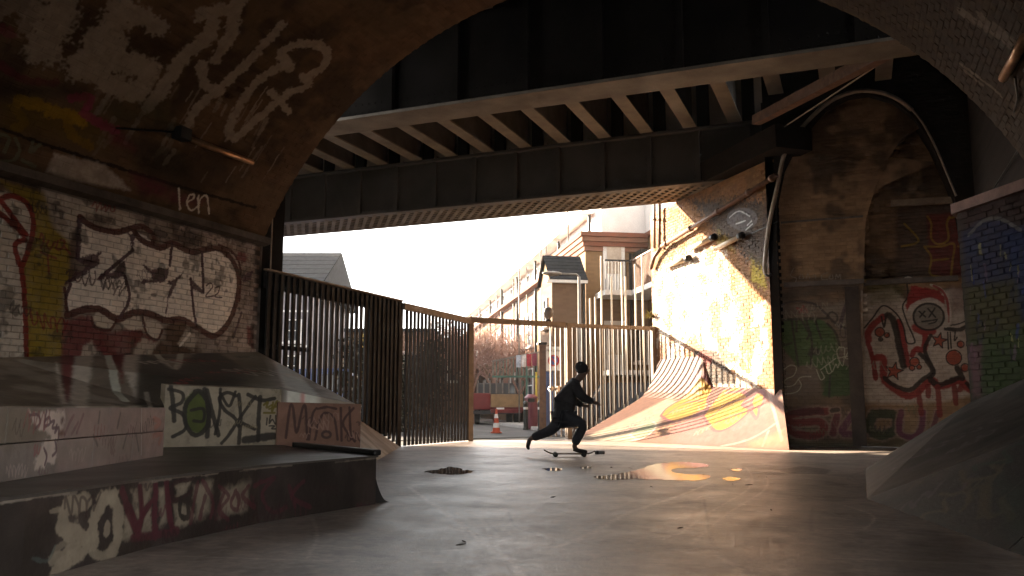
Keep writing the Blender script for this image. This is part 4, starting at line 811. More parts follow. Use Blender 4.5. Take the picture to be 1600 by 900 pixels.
for i in range(40):
    x, y = rr.uniform(180,400), rr.uniform(280,720); qc.stroke([(x,y),(x+rr.uniform(-8,8),y+rr.uniform(15,60))], rr.choice([.02,.03,.05]), rr.choice([(.02,.02,.03),(.03,.04,.16),(.3,.27,.12),(.16,.1,.14)]), .7, rough=.9)
qc.fill([(185,700),(235,690),(235,900),(200,900)], (.16,.06,.09), .6, .05)
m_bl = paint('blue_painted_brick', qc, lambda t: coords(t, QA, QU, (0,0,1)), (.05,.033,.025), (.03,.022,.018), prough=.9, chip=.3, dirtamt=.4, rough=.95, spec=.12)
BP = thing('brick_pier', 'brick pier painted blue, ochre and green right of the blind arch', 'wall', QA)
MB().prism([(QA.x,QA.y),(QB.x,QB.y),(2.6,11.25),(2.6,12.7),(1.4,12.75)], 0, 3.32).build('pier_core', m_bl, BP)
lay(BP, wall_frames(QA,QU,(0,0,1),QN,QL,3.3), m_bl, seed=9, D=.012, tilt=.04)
m_cop2 = plain('reddish_coping', (.2,.10,.07), (.12,.065,.05), 6, .8)
MB().prism([(QA.x-.07,QA.y+.0),(QB.x-.07,QB.y-.04),(2.7,11.2),(2.7,12.8),(1.35,12.85)], 3.32, 3.45).build('coping', m_cop2, BP)
SWR = thing('abutment_wall', 'black sooty side wall rising behind the blue pier to the bridge', 'wall', (2.4, 15, 0))
MB().box((2.3,11.9,0),(2.9,18.9,8.8)).build('wall_core', m_soot, SWR)
MB().tube([Vector((2.24,12.8,4.4)),Vector((2.24,18.8,4.45))], .02, 5).build('cable', m_blk, SWR)
m_rbk = plain('smooth_dark_concrete', (.115,.095,.08), (.06,.052,.046), 1.1, .4, 0, .1)
rc = Canvas(-.6, 3.2, 1, 13, 60, lambda x, y: (lambda h: (h.x, h.y))(hit(x, y, (0,8.4,0), (-.62,0,1))), 19)
rc.stain((.03,.035,.028), .7, .45, .62, .9, 2); rc.stain((.2,.17,.15), .4, .55, .7, .5, 5)
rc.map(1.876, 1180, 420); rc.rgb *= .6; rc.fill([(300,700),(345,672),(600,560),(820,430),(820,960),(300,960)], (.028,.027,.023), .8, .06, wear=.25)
for q in [[(600,550),(620,570),(600,590)], [(630,560),(660,545),(650,580)], [(680,530),(670,570),(700,560)], [(710,540),(740,550)]]: rc.stroke(q, .05, (.16,.13,.06), .5)
rc.fill([(700,520),(788,500),(788,560),(720,580)], (.04,.09,.06), .5, .1); rc.fill([(420,640),(560,600),(620,640),(480,670)], (.04,.06,.045), .5, .15)
for i in range(60):
    x, y = rr.uniform(330,780), rr.uniform(350,700); L = rr.uniform(20,110); rc.stroke([(x,y),(x+L,y-L*.62+rr.uniform(-8,8))], rr.choice([.015,.03,.06]), rr.choice([(.2,.17,.15),(.03,.026,.023),(.14,.10,.13)]), rr.uniform(.2,.5), .8, rough=.9)
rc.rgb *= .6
rc.tags((1380,640,1590,800), 16, [(.08,.07,.04),(.02,.045,.03),(.1,.085,.09),(.015,.013,.012)], 9, .3, .03, .8)
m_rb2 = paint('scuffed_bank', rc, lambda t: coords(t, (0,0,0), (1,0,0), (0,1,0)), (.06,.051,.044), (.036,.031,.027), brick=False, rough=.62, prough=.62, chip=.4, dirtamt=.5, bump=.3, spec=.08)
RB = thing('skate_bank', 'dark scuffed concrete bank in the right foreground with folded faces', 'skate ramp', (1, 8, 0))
ta, tb, tc, td = (0,12.4,0), (0,8.4,0), (.72,5.7,0), (1.7,2.6,0)
A_, A2, B_, C_, D_ = (1.27,12.38,.86), (2.05,11.15,1.28), (2.05,8.75,1.04), (2.05,6.6,1.06), (2.05,2.6,.35)
MB().add([ta,tb,A_,A2,B_,(1.4,12.7,0)], [(0,1,4,3,2)][:0]+[(0,1,2),(1,4,2),(4,3,2)]).build('far_slope', m_rb2, RB)
MB().add([tb,tc,C_,B_], [(0,1,2),(0,2,3)]).build('middle_slope', m_rb2, RB); 
MB().add([(tc[0]+.004,tc[1]-.012,0),td,D_,(C_[0],C_[1]-.015,C_[2]-.006)], [(0,1,2),(0,2,3)]).build('near_slope', m_rb2, RB)
# ------------------------------------------------------------------ railway bridge
m_web = plain('sooty_girder', (.018,.015,.013), (.010,.009,.008), 1.2, .9, 0, .1, .04)
m_web2 = plain('grey_girder', (.09,.082,.074), (.06,.055,.05), 1.0, .55, 0, .1)
m_dust = plain('dusty_paint', (.19,.16,.125), (.115,.095,.076), 1.6, .7, 0, .1)
m_deck = plain('deck_plate', (.06,.05,.043), (.035,.03,.026), 2, .8)
m_upw = plain('dusty_upper_web', (.5,.42,.34), (.36,.29,.23), 1.2, .8)
YN, YF = 13.45, 20.6; ZB = 6.2
BR = thing('railway_bridge', 'black steel railway bridge with pale cross beams spanning the gap beyond the arch', 'bridge', (-6, 17, ZB))
NG = MB().box((-48,YN,ZB+.06),(2.28,YN+.05,8.9)).build('near_girder', m_web, BR)
MB().box((-48,YN-.12,ZB-.0),(2.28,YN+.62,ZB+.055)).build('bottom_flange', m_dust, NG)
for k in range(14):
    x_ = 1.6-k*1.35; MB().box((x_-.05,YN-.11,ZB+.06),(x_+.05,YN-.003,8.8)).build('stiffener', m_web, NG)
FG = MB().box((-48,YF,ZB+.06),(-1.6,YF+.04,7.53)).build('far_girder', m_web2, BR)
for k in range(13):
    x_ = -2.2-k*1.2; MB().box((x_-.05,YF-.1,ZB+.06),(x_+.05,YF-.003,7.52)).build('stiffener', m_web2, FG)
MB().box((-48,YF-.16,7.53),(-1.6,YF+.25,7.60)).build('top_flange', m_web2, FG)
MB().box((-48,22.16,ZB+.06),(-1.6,22.2,8.9)).build('outer_girder', m_web2, BR)
mb = MB(); x_ = -22                       # laced underside of the box girder
while x_ < -3.2:
    for s_ in (1, -1):
        a, b = (x_, 20.62 if s_ > 0 else 22.16, ZB+.012*(s_+1)/2), (x_+1.1, 22.16 if s_ > 0 else 20.62, ZB+.012*(s_+1)/2)
        mb.beam(a, b, .10, .011)
    x_ += .27
o = mb.build('lacing', m_dust, BR); o['kind'] = 'stuff'
MB().box((-48,YF-.14,ZB),(-1.6,YF+.16,ZB+.05)).build('flange_angle', m_web2, FG); MB().box((-48,22.05,ZB),(-4.0,22.25,ZB+.055)).build('flange_angle', m_dust, BR)
MB().box((-48,20.75,ZB+.35),(-1.6,22.1,ZB+.37)).build('inner_plate', m_deck, BR)
MB().box((-48,10.9,8.9),(3.2,22.35,9.15)).build('deck', m_deck, BR)
MB().box((-48,YF+.02,7.61),(-1.6,YF+.06,8.9)).build('upper_web', m_upw, BR)
g0 = None
for k in range(15):
    x_ = -14.35+k*1.08
    if x_ < -1.55 or True:
        yend = YF+.01 if x_ < -1.55 else 18.88
        B = MB().box((x_-.16,YN+.64,7.60),(x_+.16,yend,7.64)).build('cross_beam', m_dust, BR)
        MB().box((x_-.03,YN+.64,7.642),(x_+.03,yend,8.9)).build('beam_web', m_deck, B)
        if yend > 19:
            MB().box((x_+.165,YF-.13,7.61),(x_+.45,YF+.01,8.88)).build('gusset', m_web, B)
            MB().box((x_+.5,YF-.08,7.605),(x_+.58,YF-.02,7.69)).build('cleat', m_upw, B)
MB().beam((hitY(1182,188,18.6)), (hitY(1392,78,14.2)), .2, .2).build('diagonal_brace', m_rust, BR)
MB().tube([hitY(1215,205,18.7), hitY(1398,84,14.3)], .014, 5).build('stay_wire', m_cond, BR)
MB().box((-1.85,20.3,ZB+.02),(-1.55,20.9,7.95)).build('end_plate', m_web, BR)
a = hitY(745,3,YN-.2); MB().box((a.x-.2,a.y-.1,a.z-.1),(a.x+.25,a.y+.15,a.z+.12)).build('service_box', m_dust, BR)
def rivets(name, rows, m_, parent):
    mb = MB()
    for a_, b_, st in rows:
        a_ = Vector(a_); b_ = Vector(b_); n_ = int((b_-a_).length/st)
        for k in range(n_+1):
            c = a_.lerp(b_, k/max(1, n_)); V_ = [c+Vector((.022*math.cos(j*math.pi/3), 0, .022*math.sin(j*math.pi/3))) for j in range(6)]+[c+Vector((0,-.014,0))]
            mb.add(V_, [(j,(j+1)%6,6) for j in range(6)])
    o = mb.build(name, m_, parent); o['kind'] = 'stuff'
rivets('rivet', [((-16,YF-.002,z_),(-1.7,YF-.002,z_),.13) for z_ in (ZB+.13,7.44)]+[((-2.2-k*1.2+s_*.1,YF-.002,ZB+.2),(-2.2-k*1.2+s_*.1,YF-.002,7.4),.13) for k in range(12) for s_ in (-1,1)], m_web2, FG)
rivets('rivet', [((-14,YN-.002,z_),(2.2,YN-.002,z_),.14) for z_ in (ZB+.14,ZB+.3)]+[((1.6-k*1.35+s_*.1,YN-.002,ZB+.4),(1.6-k*1.35+s_*.1,YN-.002,8.6),.14) for k in range(13) for s_ in (-1,1)], m_web, NG)
AB = thing('bridge_abutment', 'brick bridge abutment far left behind the tunnel wall', 'wall', (-19,15,0))
MB().box((-24,12.5,0),(-17.2,18.8,ZB-.02)).build('wall_core', m_soot, AB)
SP = thing('spandrel_wall', 'black wall above the tunnel mouth under the bridge deck', 'wall', (-3.4,11.1,7)); mb = MB()
for k in range(24):
    a_, b_ = A0+(A1-A0)*k/24, A0+(A1-A0)*(k+1)/24; r_ = RV+.62
    mb.add([(XC+r_*math.cos(a_),11.1,ZC+r_*math.sin(a_)),(XC+r_*math.cos(b_),11.1,ZC+r_*math.sin(b_)),(XC+r_*math.cos(b_),11.1,8.9),(XC+r_*math.cos(a_),11.1,8.9)], [(0,1,2,3)])
mb.build('wall_core', m_soot, SP)
# column at the end of the left wall
CL = thing('steel_column', 'dark steel column standing against the end of the left wall', 'column', (-9.1,11.5,0))
MB().box((-9.3,11.28,0),(-8.99,11.86,5.6)).build('shaft', m_web, CL); MB().tube([Vector((-8.96,11.5,1.5)),Vector((-8.96,11.5,5.4))], .012, 5).build('cable', m_cond, CL)

# ------------------------------------------------------------------ palisade fence and gateway
m_fen = plain('brown_fence_steel', (.045,.033,.025), (.03,.022,.018), 5, .5, .2); m_fdk = plain('dark_fence_steel', (.022,.019,.018), (.013,.012,.012), 4, .7, 0, .15, .15)
m_fl = plain('pale_rail', (.22,.155,.10), (.14,.10,.065), 5, .6)
def fence(root, A, B, z0f, z1, step, mat, bw=.08, bt=.035, skip=()):
    d_ = (B-A); L_ = d_.length; d_.normalize(); n_ = Vector((d_.y,-d_.x,0)); k = 0; s_ = step*.6
    while s_ < L_-.03:
        c = A+d_*s_; zz = z0f(c)
        if not any(a_ < s_ < b_ for a_, b_ in skip): MB().obox(c+z*((zz+z1)/2), d_, n_, (0,0,1), bw, bt, z1-zz).build('bar', mat, root)
        s_ += step
XF = -8.82
F1 = thing('palisade_fence', 'long dark steel bar fence running back from the left brick wall', 'fence', (XF,14,0))
def bz(c): return max(.02, 1.62*(15.75-c.y)/(15.75-11.2)) if c.y < 15.75 else .02
fence(F1, Vector((XF,11.2,0)), Vector((XF,15.7,0)), bz, 2.98, .165, m_fdk); fence(F1, Vector((XF,15.8,0)), Vector((XF,19.1,0)), lambda c: .02, 2.9, .17, m_fdk)
MB().box((XF-.045,11.2,2.72),(XF-.015,15.72,3.0)).build('top_panel', m_fdk, F1); MB().box((XF-.04,11.2,3.0),(XF+.04,15.72,3.03)).build('top_rail', m_fl, F1)
MB().box((XF-.04,15.72,2.84),(XF+.05,17.2,2.98)).build('top_rail', m_fl, F1); MB().box((XF-.04,17.204,2.835),(XF+.05,19.06,2.975)).build('top_rail', m_fl, F1)
for y0_ in (15.72,): MB().box((XF-.09,y0_-.05,0),(XF-.016,y0_+.05,2.95)).build('post', m_fdk, F1)
MB().box((XF-.06,14.35,.3),(XF-.045,15.7,2.72)).build('backdrop_sheet', m_fdk, F1)  # added dark sheet, standing in for a dark backdrop beyond the fence
MB().box((XF-.04,11.3,1.75),(XF-.012,12.4,1.82)).build('mid_rail', m_fdk, F1)
GT = thing('gate_fence', 'brown steel gateway and bar fence across the street end, skater in front', 'fence', P1)
GN = Vector((GD.y,-GD.x,0)); GL = (P2-P1).length
def gp(px): # distance along the gate line under a photo column
    d_ = ray(px, 600); d_ = Vector((d_.x,d_.y)); a = np.array([[d_.x,-GD.x],[d_.y,-GD.y]]); return float(np.linalg.solve(a, np.array([P1.x,P1.y]))[1])
gm = gp(888)
def bankz(c):
    q = (c-TB); L_ = (P2-TB).length; s_ = q.dot(GD)/L_; return max(.02, 1.5*s_)
def post(s_, w_, h_, m_): MB().obox(P1+GD*s_+z*(h_/2), GD, GN, (0,0,1), w_, w_, h_).build('post', m_, GT)
post(-.02, .13, 3.0, m_fl); post(gm, .13, 2.98, m_fl); post(GL-.08, .12, 3.0, m_fl)
MB().beam(P1+GD*.05+z*2.94, P1+GD*(gm-.07)+z*2.93, .1, .13).build('lintel', m_fl, GT); MB().beam(P1+GD*(gm+.07)+z*2.92, P1+GD*(GL-.14)+z*2.95, .06, .1).build('top_rail', m_fl, GT)
fence(GT, P1+GD*(gm+.07), P1+GD*(GL-.1), bankz, 2.88, .142, m_fen, .05, .02)
GL_ = thing('gate_leaf', 'narrow steel gate leaf with a bright latch, left of the middle post', 'gate', P1+GD*(gm-.3))
for x_ in (859,867,875,882): c = P1+GD*gp(x_); MB().obox(c+z*1.47+GN*.05, GD, GN, (0,0,1), .022, .045, 2.8).build('bar', m_fl, GL_)
m_lat = plain('pale_metal', (.6,.55,.48), (.45,.4,.35), 9, .3, .7); c = P1+GD*gp(866)+GN*.0
MB().obox(c+z*1.28-GN*.0, GD, GN, (0,0,1), .34, .05, .06).build('latch', m_lat, GL_); MB().obox(c+z*1.28+GD*.1, GD, GN, (0,0,1), .08, .09, .14).build('lock', m_lat, GL_); MB().obox(c+z*1.28-GD*.1, GD, GN, (0,0,1), .07, .09, .13).build('lock', m_lat, GL_)
DM = thing('dome_camera', 'round grey dome camera standing on the gateway lintel', 'camera', P1+GD*gp(857)+z*3.0)
c = P1+GD*gp(857)+z*3.02; m_dom = plain('grey_plastic', (.2,.18,.16), (.14,.12,.11), 5, .5); MB().lathe(c, [(.05,0),(.06,.05),(.11,.1),(.145,.18),(.14,.25),(.1,.32),(.04,.35)], 14).build('dome', m_dom, DM, True); MB().lathe(c-z*.02, [(.08,0),(.08,.04)], 12).build('foot', m_blk, DM)
# ------------------------------------------------------------------ street: terrace, flats, left buildings
def bmat(name, c1, c2): return paint(name, None, lambda t: (t.vec('DOT_PRODUCT', t.pos, (.7,.72,0)), t.vec('DOT_PRODUCT', t.pos, (0,0,1))), c1, c2, dirtamt=.3, dirt=(.12,.08,.05), rough=.9)
m_yb = bmat('yellow_stock_brick', (.24,.145,.07), (.16,.095,.045)); m_rb_ = bmat('red_brick', (.20,.075,.042), (.14,.05,.03)); m_pb = bmat('pink_brick', (.24,.115,.07), (.17,.08,.05)); m_bb = bmat('brown_brick', (.16,.095,.055), (.11,.065,.038))
m_wr = plain('white_render', (.74,.70,.66), (.62,.58,.54), 1.2, .8); m_slate = plain('slate', (.022,.024,.027), (.016,.017,.019), 5, .95, spec=.05); m_wp = plain('white_paint', (.78,.76,.73), (.66,.64,.6), 5, .45)
t = NT('window_glass'); t.bump(t.noise(1.5, 2), .04, .01); m_glass = t.out(t.mix(t.noise(1.3), (.03,.035,.045), (.07,.08,.09)), .06, 0, .6)
m_doors = [plain('blue_door', (.05,.08,.2), None, 4, .4), plain('red_door', (.25,.03,.03), None, 4, .4), plain('green_door', (.03,.1,.06), None, 4, .4)]
m_curt = plain('curtain', (.5,.42,.34), (.4,.33,.26), 8, .8)
EX = Vector((EN.x, EN.y, 0)); EX = EX if (EX.dot(C(-1,0)-C(0,0)) > 0) else -EX       # facades face this way (left, across the street)
m_term = [m_pb, m_yb, m_pb, m_rb_]
F0 = C(2.95,31.5)
def window(parent, c, along, out_, w_, h_, bars=1, sill=True, frame=m_wp):
    o = MB()
    for s_ in (-1, 1): o.obox(c+along*s_*(w_/2-.03)+out_*.03, along, out_, (0,0,1), .06, .08, h_)
    for s_ in (-1, 1): o.obox(c+z*s_*(h_/2-.03)+out_*.031, along, out_, (0,0,1), w_-.12, .08, .06)
    for k in range(bars): o.obox(c+z*(h_*((k+1)/(bars+1)-.5))+out_*.029, along, out_, (0,0,1), w_-.12, .05, .05)
    if sill: o.obox(c-z*(h_/2+.05)+out_*.08, along, out_, (0,0,1), w_+.2, .2, .09)
    f = o.build('window', frame, parent)
    MB().obox(c+out_*.012, along, out_, (0,0,1), w_-.1, .02, h_-.1).build('pane', m_glass, f)
    return f
hw = 5.2; dlab = ['nearest of the terrace, pink brick with white attic storey','second house of the sunlit terrace, yellow brick with white attic storey','third house along the sunlit terrace from the gate','fourth house along the sunlit terrace, red brick','fifth house along the terrace, behind the bare street trees','sixth house along the terrace, far behind the bare trees','seventh house of the terrace, near its far end','farthest house at the end of the sunlit terrace']
for k in range(8):
    a = F0+ED*(hw*k); b = a+ED*(hw-.02); H = 8.02-.02*(k % 2); base = 6.6
    T_ = thing('terraced_house', dlab[k], 'house', a+ED*hw/2, 'terraced houses along the street')
    MB().prism([tuple(q.xy) for q in ((a,b,b-EX*8,a-EX*8) if (b-a).cross(-EX).z > 0 else (a,a-EX*8,b-EX*8,b))], 0, base).build('wall', m_term[k % 4], T_)
    q = (a-EX*.35, b-EX*.35, b-EX*7.5, a-EX*7.5); MB().prism([tuple(p_.xy) for p_ in (q if (b-a).cross(-EX).z > 0 else q[::-1])], base+.16, H).build('attic_storey', m_wr, T_)
    MB().obox(a.lerp(b,.5)+EX*.04+z*(base+.08), ED, EX, (0,0,1), hw-.03, .7, .16).build('cornice', m_rb_, T_)
    MB().obox(a.lerp(b,.5)-EX*.1+z*(H+.06), ED, EX, (0,0,1), hw-.01, .9, .12).build('eaves', m_wp, T_)
    MB().obox(a+EX*.06+z*(H*.5+.2), ED, EX, (0,0,1), .1, .1, H-.5).build('downpipe', m_blk, T_)
    for s_ in (.3, .72):
        window(T_, a+ED*hw*s_+z*4.7, ED, EX, 1.0, 1.7); window(T_, a+ED*hw*s_-EX*.34+z*7.4, ED, EX, 1.1, .85, 0, False)
    window(T_, a+ED*hw*.3+z*1.9, ED, EX, 1.5, 1.7); MB().obox(a+ED*hw*.74+EX*.02+z*1.15, ED, EX, (0,0,1), .95, .08, 2.1).build('door', m_doors[k % 3], T_)
    MB().obox(a+ED*hw*.98-EX*3+z*(H+.7), ED, EX, (0,0,1), .6, 1.6, 1.3).build('chimney', m_pb, T_)
    ch = MB()
    for j in range(4): ch.lathe(a+ED*hw*.98-EX*(2.4+.4*j)+z*(H+1.35), [(.12,0),(.1,.35),(.12,.37),(.12,.42)], 8)
    ch.build('chimney_pots', m_rb_, T_)
    if k < 5: MB().obox(a+ED*hw*.5+EX*.55+z*.4, ED, EX, (0,0,1), hw-.2, .2, .8).build('garden_wall', m_bb, T_)
# flats with balconies
FL = thing('block_of_flats', 'brown brick flats with railed balconies and a brick parapet behind the gate', 'flats', C(4,30))
rX = (C(1,0)-C(0,0)); rY = (C(0,1)-C(0,0))     # camera-ward axes only used to set this building's own orientation
rX = -EX.normalized(); rY = ED
fo = C(2.62,30.2)
def fp(x, y, zz=0): return fo+rX*x+rY*y+z*zz
def fbox(name, x0, x1, y0, y1, z0, z1, m_, parent): return MB().obox(fp((x0+x1)/2,(y0+y1)/2,(z0+z1)/2), rX, rY, (0,0,1), x1-x0, y1-y0, z1-z0).build(name, m_, parent)
fbox('wall', 0, 2.3, 0, 7, 0, 6.35, m_yb, FL); fbox('wall', 2.32, 6, -3.9, 7, 0, 6.9, m_yb, FL)
for k in range(4): fbox('parapet_course', -.05-.05*k, 2.31, -.05-.05*k, 7.05, 6.36+.17*k, 6.52+.17*k, m_rb_ if k % 2 else m_pb, FL)
fbox('parapet_course', 2.27, 6.05, -3.96, 7.0, 6.91, 7.1, m_rb_, FL); fbox('upper_wall', 2.36, 6, -3.7, 6.9, 7.11, 9.3, m_wr, FL); fbox('upper_wall', .7, 2.355, .3, 6.9, 7.04, 9.28, m_wr, FL); fbox('stair_tower', 1.7, 2.28, .6, 2.4, 7.04, 7.6, m_rb_, FL)
fbox('balcony_slab', .35, 2.31, -1.25, -.005, 4.62, 4.80, m_wp, FL); fbox('balcony_slab', 1.3, 2.315, -3.8, -1.253, 4.62, 4.795, m_wp, FL)
fbox('balcony_slab', .5, 2.31, -1.2, -.005, 1.9, 2.06, m_wp, FL)
for zz in (4.8,):
    for x_ in np.arange(.4, 1.3, .12): fbox('baluster', x_-.012, x_+.012, -1.22, -1.19, zz, zz+1.0, m_blk, FL)
    for y_ in np.arange(-3.75, -1.2, .12): fbox('baluster', 1.34, 1.365, y_-.012, y_+.012, zz, zz+1.0, m_rust, FL)
    fbox('handrail', .35, 1.33, -1.24, -1.17, zz+1.0, zz+1.05, m_blk, FL); fbox('handrail', 1.31, 1.39, -3.8, -1.24, zz+1.003, zz+1.053, m_rust, FL)
    for y_ in (-3.1,-2.2): fbox('railing_panel', 1.40, 1.42, y_, y_+.75, zz+.05, zz+.95, m_pb, FL)
for zz, dz in ((5.75, 1.9), (2.85, 1.9)):
    f_ = fbox('door', .65, 1.45, -.05, -.004, zz-.95, zz+1.0, m_wp, FL); fbox('pane', .78, 1.32, -.07, -.052, zz-.2, zz+.85, m_curt, f_)
    window(FL, fp(2.315,-1.9,zz+.2), rY, -rX, 1.1, 1.3, 0, True); 
window(FL, fp(2.315,-3.1,2.9), rY, -rX, 1.0, 1.3, 0); window(FL, fp(2.0,-.0,3.0), rX, -rY, .5, 1.2, 0)
fbox('downpipe', 1.62, 1.7, -.09, -.01, 0, 6.3, m_blk, FL); fbox('fascia', 1.75, 2.31, -1.0, -.005, 6.15, 6.3, m_blk, FL)
# porch tower with slate gable
TW = thing('stair_tower', 'brown brick tower with a small slate gable roof left of the flats', 'tower', C(1.9,28.6))
to = C(1.33,28.3)
def tp(x, y, zz=0): return to+rX*x+rY*y+z*zz
MB().obox(tp(.56,.9,2.55), rX, rY, (0,0,1), 1.12, 1.8, 5.1).build('wall', m_bb, TW)
MB().add([tp(0,0,5.1),tp(0,1.8,5.1),tp(0,.9,5.95),tp(1.12,0,5.1),tp(1.12,1.8,5.1),tp(1.12,.9,5.95)], [(0,1,2),(3,5,4),(0,3,4,1)]).build('gable', m_yb, TW)
for s_ in (-1, 1):
    mb = MB(); e0 = .9+s_*1.05; nrow = 7
    for r_ in range(nrow):
        f0, f1 = r_/nrow, (r_+1.15)/nrow; y0_, y1_ = .9+(e0-.9)*(1-f0), .9+(e0-.9)*max(0,1-f1); z0_, z1_ = 5.02+.98*f0, 5.02+.98*min(1,f1); l_ = .03
        mb.add([tp(-.12,y0_,z0_+l_),tp(1.2,y0_,z0_+l_),tp(1.2,y1_,z1_+.005),tp(-.12,y1_,z1_+.005),tp(-.12,y0_,z0_),tp(1.2,y0_,z0_)], [(0,1,2,3),(4,5,1,0)])
    mb.build('roof', m_slate, TW)
MB().obox(tp(.5,-.08,4.97), rX, rY, (0,0,1), 1.4, .12, .1).build('gutter', m_wp, TW); MB().obox(tp(1.08,-.06,2.5), rX, rY, (0,0,1), .08, .08, 4.9).build('downpipe', m_blk, TW)
window(TW, tp(-.0,.9,4.0), rY, -rX, .6, 1.0)
# lamp post with its arm
m_pole = plain('grey_post', (.22,.20,.18), (.15,.135,.12), 6, .5, .3)
LP = thing('street_lamp', 'grey street lamp with a flat lantern on an arm before the brown tower', 'lamp', C(2.12,26.8))
b_ = C(2.12,26.8); MB().tube([b_,b_+z*1.2,b_+z*1.25,b_+z*4.9], [.09,.09,.06,.05], 8).build('post', m_pole, LP, True)
e_ = b_-rX*.62+z*4.98; MB().tube([b_+z*4.9,b_+z*4.98-rX*.1,e_], .03, 6).build('arm', m_pole, LP, True); blob(e_-rX*.25, .32, .13, .07, 2, X=rX, Y=rY).build('lantern', m_pole, LP, True)
# slender poles behind the gate
for i, (px, py, d_) in enumerate([(922,466,25.2),(930,464,25.3),(939,400,25.4),(955,432,25.2),(971,410,25.5),(977,432,25.0),(992,413,25.6),(1003,400,25.1)]):
    x_ = (px-800)/FPX*d_*1.0; top = hit(px, py, C(0,d_), C(0,1)-C(0,0))
    o = MB().tube([Vector((top.x,top.y,0)), top], .028, 7).build('scaffold_pole', m_tub, None, True)
    tag(o, ('leftmost','second from the left','third from the left','fourth from the left','fifth from the left','third from the right','second from the right','rightmost')[i]+' of the slender pale poles between gate fence and flats', 'pole', 'slender pale poles behind the gate')
for i, (px, py, d_) in enumerate([(811,382,40),(823,405,44),(845,384,36),(853,385,35),(887,310,33),(776,430,55),(783,425,52),(802,400,48)]):
    top = hit(px, py, C(0,d_), C(0,1)-C(0,0)); o = MB().tube([Vector((top.x,top.y,0)), top], .035, 6).build('scaffold_pole', m_pole, None, True)
    tag(o, ['tall thin pole a third of the way along the terrace roofline','thin pole just right of the tall pole above the terrace','thin pole rising left of the slate gabled tower','thin pole standing close beside the slate gabled tower','tallest thin pole, rising past the corbelled parapet of the flats','thin pole over the far chimneys, left of the pair','thin pole over the far chimneys, right of the pair','shorter thin pole midway along the pale attic storeys'][i], 'pole', 'tall thin poles along the terrace')
# left side of the street: blocks beyond the fence, casting the road's shade
LB = thing('house', 'grey house with a large slate roof beyond the left fence', 'house', C(-12,44))
def lbx(name, x0, x1, y0, y1, z0, z1, m_, par): return MB().obox(C((x0+x1)/2,(y0+y1)/2,(z0+z1)/2), rX0, rY0, (0,0,1), x1-x0, y1-y0, z1-z0).build(name, m_, par)
rX0 = (C(1,0)-C(0,0)); rY0 = (C(0,1)-C(0,0))
m_ply = plain('pale_cladding', (.22,.20,.21), (.17,.155,.165), 1.5, .7)
lbx('wall', -16.5, -9.9, 41.5, 52, 0, 6.6, m_ply, LB)
for k in range(3): lbx('band_course', -16.52, -9.88, 41.46, 41.5, 2.0+1.7*k, 2.1+1.7*k, m_wp, LB)
for k in range(5): window(LB, C(-15.6+1.25*k, 41.5, 4.5), rX0, -rY0, .8, 1.1); window(LB, C(-15.6+1.25*k, 41.5, 2.8), rX0, -rY0, .8, 1.0)
mb = MB()
for r_ in range(8):
    f0, f1 = r_/8, min(1, (r_+1.1)/8); mb.add([C(-16.8,41.2+5.3*f0,6.55+2.7*f0+.03),C(-9.35,41.2+5.3*f0,6.55+2.7*f0+.03),C(-9.35,41.2+5.3*f1,6.55+2.7*f1),C(-16.8,41.2+5.3*f1,6.55+2.7*f1),C(-16.8,41.2+5.3*f0,6.55+2.7*f0-.02),C(-9.35,41.2+5.3*f0,6.55+2.7*f0-.02)], [(0,1,2,3),(4,5,1,0)])
mb.add([C(-9.35,41.2,6.5),C(-9.35,46.5,9.2),C(-9.35,52.2,6.5),C(-16.8,41.2,6.5),C(-16.8,46.5,9.2),C(-16.8,52.2,6.5)], [(0,1,2),(3,5,4),(1,4,5,2)]); mb.build('roof', m_slate, LB)
MB().add([C(-13.2,40.2,6.6),C(-18,40.2,6.6),C(-15.6,40.3,10.6),C(-13.2,45,6.6),C(-18,45,6.6),C(-15.6,45,10.6)], [(0,2,1),(0,3,5,2),(1,2,5,4)]).build('gable_roof', m_slate, LB); lbx('gable_wall', -17.8, -13.4, 40.4, 41.45, 0, 6.6, m_ply, LB)
HB = thing('house', 'dark brick house with a yellow painted panel seen through the fence', 'house', C(-7.5,52))
lbx('wall', -9.0, -4.4, 47, 58, 0, 4.9, m_bb, HB); m_yel = plain('yellow_boarding', (.5,.33,.06), (.4,.26,.04), 2, .7); lbx('painted_panel', -8.4, -6.6, 46.94, 46.99, 2.4, 4.8, m_yel, HB); lbx('roof', -9.2, -4.2, 46.8, 58.2, 4.9, 5.1, m_slate, HB)
for k in range(3): window(HB, C(-6.1+.75*k,47,3.3), rX0, -rY0, .55, 1.1)
HC = thing('house', 'pink brick gabled house behind the right part of the long fence', 'house', C(-3.2,50))
lbx('wall', -4.3, -2.5, 50, 72, 0, 4.2, m_pb, HC)
MB().add([C(-4.4,49.9,4.2),C(-2.4,49.9,4.2),C(-3.4,49.9,5.2),C(-4.4,72,4.2),C(-2.4,72,4.2),C(-3.4,72,5.2)], [(0,1,2),(0,2,5,3),(1,4,5,2),(3,5,4)]).build('roof', m_slate, HC)
window(HC, C(-3.4,50,2.9), rX0, -rY0, .8, 1.2)
BW = thing('yard_wall', 'low brown brick wall along the far side of the road behind the fence', 'wall', C(-7,34)); MB().beam(C(-11,32,.75), C(-3.6,37,.75), .25, 1.5).build('wall', m_bb, BW); MB().beam(C(-11,32,1.54), C(-3.6,37,1.54), .34, .08).build('coping', m_led, BW)
